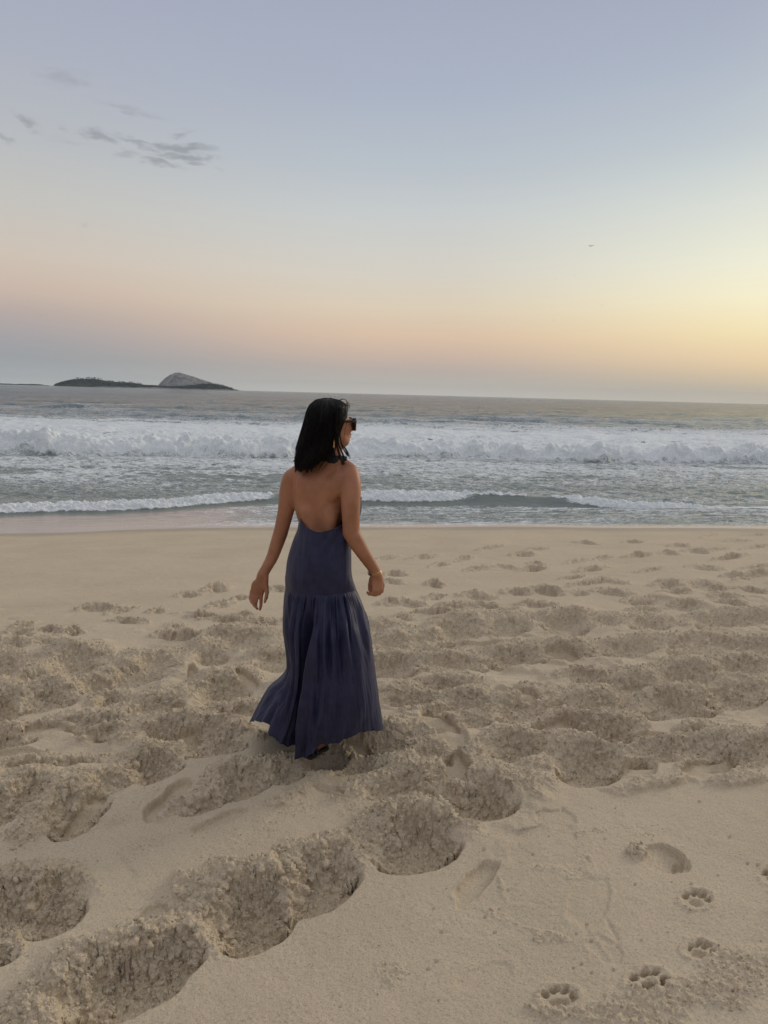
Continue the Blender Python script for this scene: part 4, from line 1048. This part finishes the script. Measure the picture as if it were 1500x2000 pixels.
def build_skirt():
    ctrl = np.array([[P(*SEAM[i])] + [P(*q) for q in SK[i]] for i in range(14)])      # 14 x 5 x 3
    NT_, NV = 900, 260
    rows, th = periodic(ctrl, NT_)                                                     # NT x 5 x 3
    tv = np.linspace(0, 4 - 1e-9, NV)
    p = np.concatenate([2 * rows[:, :1] - rows[:, 1:2], rows, 2 * rows[:, -1:] - rows[:, -2:-1]], 1)
    i = tv.astype(int); f = (tv - i)[None, :, None]
    a, b_, c_, d_ = p[:, i], p[:, i + 1], p[:, i + 2], p[:, i + 3]
    Vv = .5 * ((2 * b_) + (c_ - a) * f + (2 * a - 5 * b_ + 4 * c_ - d_) * f ** 2 + (3 * b_ - a - 3 * c_ + d_) * f ** 3)
    T_ = tv[None] / 4; TH = th[:, None] + 0 * T_
    dth = np.roll(Vv, -3, 0) - np.roll(Vv, 3, 0); dt = np.gradient(Vv, axis=1)
    N = np.cross(dt, dth); N /= np.linalg.norm(N, axis=2)[..., None] + 1e-9
    if N[int(NT_ * 5 / 14), 50, 1] > 0: N = -N
    tt = 2 * np.pi * TH
    cx, cy = 5 * np.cos(tt), 5 * np.sin(tt)
    # gathers at the seam fading into long folds
    g1 = perlin(cx * 3.4 + .3 * np.sin(T_ * 5), cy * 3.4 + T_ * .7, 5) * 2.0
    g1 = np.sign(g1) * np.abs(g1) ** .8
    g2 = perlin(cx * 1.0 + T_ * 1.5 + .5 * np.sin(T_ * 4), cy * 1.0 - T_ * 1.2, 9) * 1.8
    g3 = perlin(cx * .7 + T_ * .8, cy * .7, 13) * 1.6
    side = 1 - .8 * np.exp(-((TH - 6.9 / 14) / .14) ** 2) * sstep(.25, .6, T_)         # smoother, crinkled panel at the back right
    irr = .15 + 1.1 * sstep(-.25, .45, perlin(cx * .9 + 2, cy * .9, 55))
    disp = .011 * g1 * irr * sstep(0, .05, T_) * np.exp(-(T_ / (.12 + .22 * irr)) ** 1.6) * (.5 + .8 * sstep(-.1, .5, perlin(cx * 1.1, cy * 1.1 + 0 * T_, 15)))
    disp += .032 * g2 * sstep(.04, .30, T_) * side * (1 - .2 * T_) + .014 * g3 * sstep(.2, .6, T_) * side
    # the deep dark valley between the trailing part and the back panel
    val = np.exp(-((TH - (3.15 + .25 * (1 - T_)) / 14) / .020) ** 2) * sstep(.03, .3, T_)
    disp += -.075 * val + .014 * np.exp(-((TH - 3.75 / 14) / .018) ** 2) * sstep(.1, .4, T_) + .012 * np.exp(-((TH - 2.45 / 14) / .02) ** 2) * sstep(.1, .35, T_)
    for (c0, wd_, am, t0, t1) in [(4.9, .012, .011, .02, .55), (5.5, .010, -.010, .02, .4), (6.1, .010, .009, .02, .38), (4.4, .008, -.010, .05, .9), (1.4, .012, .012, .05, .8), (.8, .012, -.014, .05, .9),
                                  (7.0, .012, -.012, .02, .22), (7.5, .012, .012, .02, .30), (5.2, .010, -.008, .45, .75)]:
        disp += am * np.exp(-((TH - (c0 + .25 * np.sin(3 * T_ + c0)) / 14) / wd_) ** 2) * sstep(t0, t0 + .12, T_) * sstep(t1, t1 - .25, T_)
    # hem sweeps: diagonal drape of the last third on the near side
    dr = np.sin((TH * 14 - 4.2) * 1.1 - 5 * (T_ - .8)) * np.exp(-((T_ - .90) / .08) ** 2) * np.exp(-((TH * 14 - 4.6) / 1.0) ** 2)
    disp += .016 * dr
    disp += .004 * perlin(cx * 3.5 + T_ * 3, cy * 3.5 + T_ * 8, 25) * sstep(.1, .5, T_)
    keep = 1 - .75 * (np.exp(-((TH * 14 - 0) / .5) ** 2) + np.exp(-((TH * 14 - 14) / .5) ** 2) + np.exp(-((TH * 14 - 8) / .5) ** 2))
    Vv = Vv + N * (disp * keep)[..., None]
    # wavy hem, and give the cloth a thickness
    edge = sstep(.9, 1, T_)
    Vv[..., 2] += edge * .010 * perlin(cx * 1.9, cy * 1.9 + 0 * T_, 33)
    inner = Vv - N * .0025
    full = np.concatenate([Vv, inner[:, ::-1]], 1)
    nt, nv = full.shape[:2]
    F_ = gridfaces(nt, nv); last = np.arange(nv - 1)
    wrap = np.stack([(nt - 1) * nv + last, (nt - 1) * nv + last + 1, last + 1, last], 1)
    me = mesh_np('skirt', full.reshape(-1, 3), np.concatenate([F_, wrap]))
    cr = sstep(.15, .5, T_) * (.35 + .65 * sstep(3.9 / 14, 5.5 / 14, TH)); attr(me, 'crinkle', np.concatenate([cr, cr[:, ::-1]], 1).reshape(-1))
    return me
BOD = [[(557, 1125, 3.24), (562, 1090, 3.245), (573, 1055, 3.25), (582, 1030, 3.25), (585, 1007, 3.25)],
       [(569, 1128, 3.12), (573, 1092, 3.125), (580, 1062, 3.14), (585, 1040, 3.15), (588, 1014, 3.155)],
       [(588, 1130, 3.07), (590, 1098, 3.08), (593, 1068, 3.095), (595, 1046, 3.105), (597, 1027, 3.115)],
       [(604, 1131, 3.055), (604, 1100, 3.06), (605, 1072, 3.075), (606, 1053, 3.085), (608, 1035, 3.095)],
       [(621, 1131, 3.05), (620, 1102, 3.055), (620, 1074, 3.07), (621, 1056, 3.08), (622, 1039.5, 3.085)],
       [(641, 1131, 3.05), (640, 1102, 3.055), (639, 1074, 3.065), (638, 1055, 3.072), (638, 1037, 3.078)],
       [(661, 1129, 3.06), (659, 1099, 3.06), (657, 1070, 3.07), (655, 1050, 3.072), (655, 1031, 3.075)],
       [(679, 1126, 3.085), (677, 1094, 3.09), (676, 1062, 3.095), (676, 1040, 3.10), (677, 1014, 3.125)],
       [(687, 1124, 3.16), (686, 1090, 3.165), (686, 1050, 3.17), (691, 1015, 3.17), (702, 980, 3.19)],
       [(682, 1120, 3.25), (682, 1085, 3.25), (692, 1040, 3.26), (706, 996, 3.27), (702, 966, 3.27)],
       [(662, 1118, 3.30), (662, 1082, 3.30), (668, 1035, 3.31), (680, 992, 3.33), (672, 925, 3.25)],
       [(635, 1117, 3.32), (635, 1080, 3.31), (638, 1030, 3.32), (642, 985, 3.34), (648, 900, 3.265)],
       [(600, 1118, 3.31), (604, 1082, 3.31), (608, 1035, 3.32), (612, 990, 3.34), (628, 925, 3.28)],
       [(570, 1120, 3.28), (575, 1085, 3.285), (583, 1045, 3.29), (589, 1015, 3.30), (592, 995, 3.30)]]
def build_bodice():
    ctrl = np.array([[P(*SEAM[i])] + [P(*q) for q in BOD[i]] for i in range(14)])
    rows, th = periodic(ctrl, 360); tv = np.linspace(0, 5 - 1e-9, 90)
    p = np.concatenate([2 * rows[:, :1] - rows[:, 1:2], rows, 2 * rows[:, -1:] - rows[:, -2:-1]], 1)
    i = tv.astype(int); f = (tv - i)[None, :, None]
    a, b_, c_, d_ = p[:, i], p[:, i + 1], p[:, i + 2], p[:, i + 3]
    Vv = .5 * ((2 * b_) + (c_ - a) * f + (2 * a - 5 * b_ + 4 * c_ - d_) * f ** 2 + (3 * b_ - a - 3 * c_ + d_) * f ** 3)
    T_ = tv[None] / 5; TH = th[:, None] + 0 * T_; tt = 2 * np.pi * TH
    dth = np.roll(Vv, -2, 0) - np.roll(Vv, 2, 0); dt = np.gradient(Vv, axis=1)
    N = np.cross(dt, dth); N /= np.linalg.norm(N, axis=2)[..., None] + 1e-9
    if N[130, 20, 1] > 0: N = -N
    disp = .0028 * perlin(3 * np.cos(tt) + T_ * 3, 3 * np.sin(tt) + T_ * 4, 41) + .0016 * perlin(9 * np.cos(tt), 9 * np.sin(tt) + T_ * 2, 43)
    disp += .003 * np.sin((T_ * 5 - TH * 22) * 2.4) * np.exp(-((T_ - .82) / .2) ** 2) * np.exp(-((TH * 14 - 5.5) / 1.6) ** 2)
    disp += .003 * np.exp(-((T_ - 1) / .02) ** 2)
    Vv = Vv + N * (disp * sstep(0, .06, T_))[..., None]
    inner = Vv - N * .0025
    full = np.concatenate([Vv, inner[:, ::-1]], 1); nt, nv = full.shape[:2]
    F_ = gridfaces(nt, nv); last = np.arange(nv - 1)
    wrap = np.stack([(nt - 1) * nv + last, (nt - 1) * nv + last + 1, last + 1, last], 1)
    me = mesh_np('dress', full.reshape(-1, 3), np.concatenate([F_, wrap])); attr(me, 'crinkle', np.zeros(nt * nv))
    return me
dress = link('dress', build_bodice(), m_dress, woman)
skirt = link('skirt', build_skirt(), m_dress, dress)
# halter tie round the neck
def build_halter():
    paths = []; c = P(648, 892, YB)
    for k in range(4):
        pts = [c + np.array([.0585 * math.cos(a) + .001, .0575 * math.sin(a), -.018 + .010 * k + .003 * math.sin(3 * a + k) - .016 * math.cos(a)]) for a in np.linspace(0, 2 * np.pi, 60)]
        paths.append((pts, [.0075 + .0012 * math.sin(i * .9 + k * 2) for i in range(60)], .8))
    for (x0, y0, x1, y1) in [(664, 893, 671, 907), (668, 892, 675, 900)]:
        paths.append((cat_curve([P(x0, y0, 3.135), P((x0 + x1) / 2 + 1, (y0 + y1) / 2, 3.128), P(x1, y1, 3.13)], 12), np.linspace(.006, .008, 12), .35))
    V, F_ = mesh_tubes(paths, 10); me = mesh_np('halter_band', V, F_); attr(me, 'crinkle', np.ones(len(V))); return me
m_band, t, b, o = mat('navy_band_shaded'); b.inputs['Base Color'].default_value = (.010, .010, .018, 1); b.inputs['Roughness'].default_value = .8  # same cloth as the dress, with its shade put into a darker colour
link('halter_band', build_halter(), m_band, dress)

# ---- hair
m_hair, t, b, o = mat('black_hair')
g = t.node('ShaderNodeNewGeometry').outputs['Position']
t.put(b.inputs['Base Color'], t.mix(t.mapr(t.noise(t.scalev(g, (1, 1, .15)), 90, 3, .6), .3, .7), (.003, .0025, .0025), (.009, .0065, .005)))
b.inputs['Roughness'].default_value = .45; b.inputs['Specular IOR Level'].default_value = .16
def build_hair():
    # rings of the hair mass, top to ends: centre px, half width px, half depth m, py, Y centre
    L = [(640, 4, .008, 777.5, 3.19), (640, 22, .050, 782, 3.19), (643, 36, .080, 792, 3.19), (642, 40.2, .093, 805, 3.19), (640, 41.5, .098, 820, 3.19), (634, 40, .098, 838, 3.19), (630, 41, .096, 856, 3.19),
         (625, 41, .092, 874, 3.185), (620, 38, .084, 890, 3.175), (612, 33, .070, 905, 3.165), (606, 27, .050, 921, 3.155)]
    Z = np.array([P(l[0], l[3], l[4])[2] for l in L]); CX = np.array([P(l[0], l[3], l[4])[0] for l in L]); CY = np.array([l[4] for l in L])
    RX = np.array([l[1] * l[4] / F / .99 for l in L]); RY = np.array([l[2] for l in L]); K = len(L) - 1
    def pt(s_, a, off):
        """s_ 0..1 top to ends, a angle (0 = +x, -90 deg = camera)"""
        u_ = s_ * K
        i_ = np.arange(K + 1)
        z = np.interp(u_, i_, Z); cx = np.interp(u_, i_, CX); cy = np.interp(u_, i_, CY); rx = np.interp(u_, i_, RX) + off; ry = np.interp(u_, i_, RY) + off
        return np.stack([cx + rx * np.cos(a), cy + ry * np.sin(a), z], -1)
    fa = HA                                  # face direction angle
    def face_gap(s_, a):
        """True where the face is bare"""
        da = (a - fa + np.pi) % (2 * np.pi) - np.pi
        lim = np.interp(s_, [0, .33, .42, .52, .62, 1], [0, 0, .95, 1.12, 1.16, 1.2])
        return np.abs(da) < lim
    paths = []
    rng = np.random.default_rng(21)
    for i in range(2600):
        a0 = rng.uniform(0, 2 * np.pi); da = (a0 - fa + np.pi) % (2 * np.pi) - np.pi
        if abs(da) < .25 and rng.random() < .6: continue
        # how far this lock falls: full length behind, cut at the face
        back = abs(da) / np.pi
        if abs(da) < 1.25:               # front: swept sideways off the forehead
            sgn = 1 if da > 0 else -1; a1 = fa + sgn * rng.uniform(1.20, 1.55)
        else: a1 = a0 + rng.normal(0, .10)
        end = np.interp(back, [.36, .5, .62, 1], [.80, .84, .97, 1.0]) - abs(rng.normal(0, .045))
        n = 22; s_ = np.linspace(rng.uniform(0, .10), min(end, 1.0), n)
        k = sstep(.04, .42, s_); a = a0 + ((a1 - a0 + np.pi) % (2 * np.pi) - np.pi) * k
        off = -.004 + rng.uniform(-.010, .004) * np.ones(n) + .0035 * np.sin(s_ * rng.uniform(3, 9) + rng.uniform(0, 6)) + .0065 * s_ * np.sin(s_ * 13 + 5 * a0)
        a = a + .05 * s_ * np.sin(s_ * 10 + 9 * a0)
        q = pt(s_, a, off)
        r = rng.uniform(.0016, .0036) * np.interp(s_ / s_[-1], [0, .1, .8, 1], [.5, 1, .9, .12])
        paths.append((q, r, .55))
    for i in range(300):                   # loose hairs outside the mass
        a0 = rng.uniform(0, 2 * np.pi); da = (a0 - fa + np.pi) % (2 * np.pi) - np.pi
        if abs(da) < 1.2: continue
        n = 22; s_ = np.linspace(rng.uniform(0, .5), rng.uniform(.9, 1.03), n); a = a0 + rng.normal(0, .25) * s_
        q = pt(np.minimum(s_, 1), a, .003 + rng.uniform(0, .010) * np.sin(np.linspace(0, 3.1, n)) + 0 * s_)
        paths.append((q, np.linspace(.0008, .0004, n), 1))
    # traced locks: left tip, lower fringe, front strands blowing past the chin
    def lock(pts, Yc, r0, n_=7, spread=1.6):
        for j in range(n_):
            jt = rng.normal(0, spread, 2)
            q = cat_curve([P(px + jt[0] * (k / len(pts)) , py + jt[1] * (k / len(pts)), Yc + rng.normal(0, .003)) for k, (px, py) in enumerate(pts)], 18)
            paths.append((q, r0 * np.interp(np.linspace(0, 1, 18), [0, .25, .7, 1], [.1, .8, .55, .12]), .6))
    lock([(588, 868), (583, 888), (580, 898), (571, 901)], 3.17, .003); lock([(592, 870), (584, 893), (584, 908), (577, 921)], 3.165, .004, 9)
    lock([(598, 880), (592, 900), (590, 915), (586, 922)], 3.15, .004, 9); lock([(606, 890), (602, 908), (600, 923)], 3.14, .005, 9); lock([(615, 885), (612, 905), (608, 922)], 3.135, .005, 9)
    lock([(664, 845), (668, 866), (677, 880), (685, 896)], 3.10, .0022, 5, 1.2); lock([(663, 850), (668, 872), (678, 889), (682, 892)], 3.10, .0020, 4, 1.5)
    lock([(661, 840), (661, 865), (668, 884), (672, 893)], 3.095, .0030, 8); lock([(659, 840), (658, 868), (664, 890), (668, 900)], 3.09, .0035, 8)
    lock([(655, 845), (653, 872), (655, 890), (660, 899)], 3.09, .0035, 7)
    lock([(590, 835), (585, 858), (583, 880), (584, 900)], 3.18, .0016, 8, 2.5)
    # flyaways on the crown
    for pts in ([(622, 785), (632, 777.5), (643, 779), (650, 782)], [(640, 780), (647, 777.5), (652, 783)], [(660, 784), (668, 779.5), (676, 782), (680, 791)], [(676, 788), (681, 787), (682, 797)], [(610, 792), (622, 782), (634, 780)]):
        for j in range(3): paths.append((cat_curve([P(a_ + rng.normal(0, .5), b_ + rng.normal(0, .5), 3.19 + rng.normal(0, .02)) for a_, b_ in pts], 16), np.full(16, .0008), 1))
    V, Fq = mesh_tubes(paths, 6)
    # inner mass so no light shows through
    ns, na = 40, 72; ss = np.linspace(0, .975, ns); aa = np.linspace(0, 2 * np.pi, na, endpoint=False)
    SS, AA = np.meshgrid(ss, aa, indexing='ij'); sh_ = pt(SS.ravel(), AA.ravel(), -.008)
    idx = gridfaces(ns, na, True)
    gap = face_gap(SS.ravel(), AA.ravel()); da = (AA.ravel() - fa + np.pi) % (2 * np.pi) - np.pi
    cutl = SS.ravel() > np.interp(np.abs(da) / np.pi, [.36, .5, .62, 1], [.78, .84, .955, 1.0])
    bad = (gap | cutl)[idx].any(1)
    idx = idx[~bad]
    V2 = np.concatenate([V, sh_]); F2 = np.concatenate([Fq, idx + len(V)])
    return mesh_np('hair', V2, F2)
link('hair', build_hair(), m_hair, woman)

# ---- sunglasses
m_frame, t, b, o = mat('dark_tortoiseshell')
g = t.node('ShaderNodeNewGeometry').outputs['Position']
t.put(b.inputs['Base Color'], t.mix(t.mapr(t.noise(g, 130, 2, .5), .5, .62), (.012, .006, .005), (.07, .025, .010)))
b.inputs['Roughness'].default_value = .18
m_lens, t, b, o = mat('dark_lens'); b.inputs['Base Color'].default_value = (.035, .028, .022, 1); b.inputs['Roughness'].default_value = .05
m_gold, t, b, o = mat('gold'); b.inputs['Base Color'].default_value = (.62, .36, .17, 1); b.inputs['Metallic'].default_value = 1; b.inputs['Roughness'].default_value = .28
def rr_ring(c, w_, h_, n=40, e=4.0):
    a = np.linspace(0, 2 * np.pi, n); ca, sa = np.cos(a), np.sin(a)
    return [c(w_ * np.sign(x) * abs(x) ** (2 / e), h_ * np.sign(y) * abs(y) ** (2 / e)) for x, y in zip(ca, sa)]
def build_frame():
    paths = []
    for q in (1, -1):
        cc = lambda l, u_, q=q: H(.109 - .012 * abs((q * .032 + l) / .06) ** 2, q * .032 + l, -.010 + u_)
        paths.append((rr_ring(cc, .0275, .0255), np.full(40, .0037), 1.0))
    paths.append(([H(.110, -.008, .0), H(.112, 0, .002), H(.110, .008, .0)], [.004] * 3, 1))
    return mesh_np('sunglasses', *mesh_tubes(paths, 8))
glasses = link('sunglasses', build_frame(), m_frame, woman)
for q in (1, -1):
    V, F_ = mesh_tubes([(cat_curve([H(.100, q * .062, .004), H(.085, q * .070, .004), H(.04, q * .076, .003), H(0, q * .079, .002), H(-.02, q * .079, -.012)], 16), np.linspace(.0075, .003, 16), .35)], 8)
    link('temple_arm', mesh_np('temple_arm', V, F_), m_frame, glasses)
    n = 24; a = np.linspace(0, 2 * np.pi, n, endpoint=False); V = []
    for rad in (0.001, .5, 1.0):
        for x in a:
            l, u_ = .0265 * rad * np.sign(math.cos(x)) * abs(math.cos(x)) ** .5, .0245 * rad * np.sign(math.sin(x)) * abs(math.sin(x)) ** .5
            V.append(H(.110 - .012 * abs((q * .032 + l) / .06) ** 2, q * .032 + l, -.010 + u_))
    V = np.array(V); V = np.concatenate([V, V - HF * .0018])
    f = gridfaces(3, n, True); F_ = np.concatenate([f, f[:, ::-1] + 3 * n])
    link('lens', mesh_np('lens', V, F_), m_lens, glasses)
# ---- earring: small gold drop
e0 = P(652.5, 859, 3.085)
pts = [e0 + np.array([0, 0, -.0015 * k]) + np.array([.0008 * math.sin(k * 1.2), 0, 0]) for k in range(24)]
V, F_ = mesh_tubes([(pts, [float(np.interp(k, [0, 5, 6, 12, 20, 23], [.0008, .0009, .003, .0024, .0040, .0006])) for k in range(24)], .8)], 8)
link('earring', mesh_np('earring', V, F_), m_gold, woman)
# ---- bracelets on the right wrist
wc_, wd_ = P(731.5, 1117, 3.13), None
axw = P(737, 1128, 3.13) - P(722, 1098, 3.12); axw /= np.linalg.norm(axw)
A_ = np.cross(axw, [0, 1, 0]); A_ /= np.linalg.norm(A_); B_ = np.cross(axw, A_)
for (off, rad, th_, tilt) in [(-.004, .0265, .0020, .32), (.003, .0275, .0026, .20), (.0095, .0265, .0015, .28)]:
    c0 = wc_ + axw * off; pts = [c0 + rad * (math.cos(a) * A_ + math.sin(a) * B_) + axw * tilt * rad * math.cos(a) for a in np.linspace(0, 2 * np.pi, 37)]
    V, F_ = mesh_tubes([(pts, [th_ * (1 + .25 * (i % 3 == 0)) for i in range(37)], 1)], 8)
    link('bracelet', mesh_np('bracelet', V, F_), m_gold, woman)
# ---- sandals
m_sandal, t, b, o = mat('black_leather'); b.inputs['Base Color'].default_value = (.012, .011, .012, 1); b.inputs['Roughness'].default_value = .5
def sandal(heel, mid, toe, up):
    heel, mid, toe = map(np.array, (heel, mid, toe)); up = np.array(up, float); up /= np.linalg.norm(up)
    c = cat_curve([heel, mid, toe], 20); ax = (toe - heel) / np.linalg.norm(toe - heel); sd = np.cross(ax, up); sd /= np.linalg.norm(sd)
    V = []; wds = np.interp(np.linspace(0, 1, 20), [0, .08, .3, .5, .75, .93, 1], [.012, .028, .030, .031, .041, .034, .014])
    for p_, w_ in zip(c, wds):
        p_ = p_ - up * .028
        for (a_, b_) in [(-1, 1), (1, 1), (1, -1), (-1, -1)]: V.append(p_ + sd * w_ * a_ + up * .006 * b_)
    V = np.array(V); f = gridfaces(20, 4, True); f = np.concatenate([f, [[0, 1, 2, 3], [79, 78, 77, 76]]])
    V2, F2 = mesh_tubes([([c[k] - up * .024 + sd * .036 * math.cos(a) + up * .058 * abs(math.sin(a)) ** .8 for a in np.linspace(0, math.pi, 16)], [.0055] * 16, .5) for k in (2, 12, 15)], 6)
    return mesh_np('sandal', np.concatenate([V, V2]), np.concatenate([f, F2 + len(V)]), False)
link('sandal', sandal(P(637, 1447, 3.125), P(619, 1453, 3.11), P(596, 1467, 3.08), (-.15, -.1, 1)), m_sandal, woman)
link('sandal', sandal(P(672, 1426, 3.42), P(668, 1421, 3.53), P(662, 1415, 3.67), (0, 0, 1)), m_sandal, woman)

#P1#

# ------------------------------------------------------------------ haze
def build_haze():
    x, y0, y1, z0, z1 = 8600, -60, 8600, -11.0, 112
    V = [(-x, y0, z0), (x, y0, z0), (x, y1, z0), (-x, y1, z0), (-x, y0, z1), (x, y0, z1), (x, y1, z1), (-x, y1, z1)]
    Fq = [[0, 3, 2, 1], [4, 5, 6, 7], [0, 1, 5, 4], [1, 2, 6, 5], [2, 3, 7, 6], [3, 0, 4, 7]]
    m = bpy.data.materials.new('haze'); m.use_nodes = True
    t = NT(m.node_tree); o = t.node('ShaderNodeOutputMaterial'); v = t.node('ShaderNodeVolumePrincipled')
    v.inputs['Color'].default_value = (.76, .88, 1.0, 1); v.inputs['Density'].default_value = 0.00005
    t.l.new(v.outputs[0], o.inputs['Volume'])
    me = mesh_np('haze', np.array(V, float), Fq, False)
    link('haze', me, m, kind='stuff', label='thin evening haze over the sea that pales the far islands', cat='haze')
build_haze()
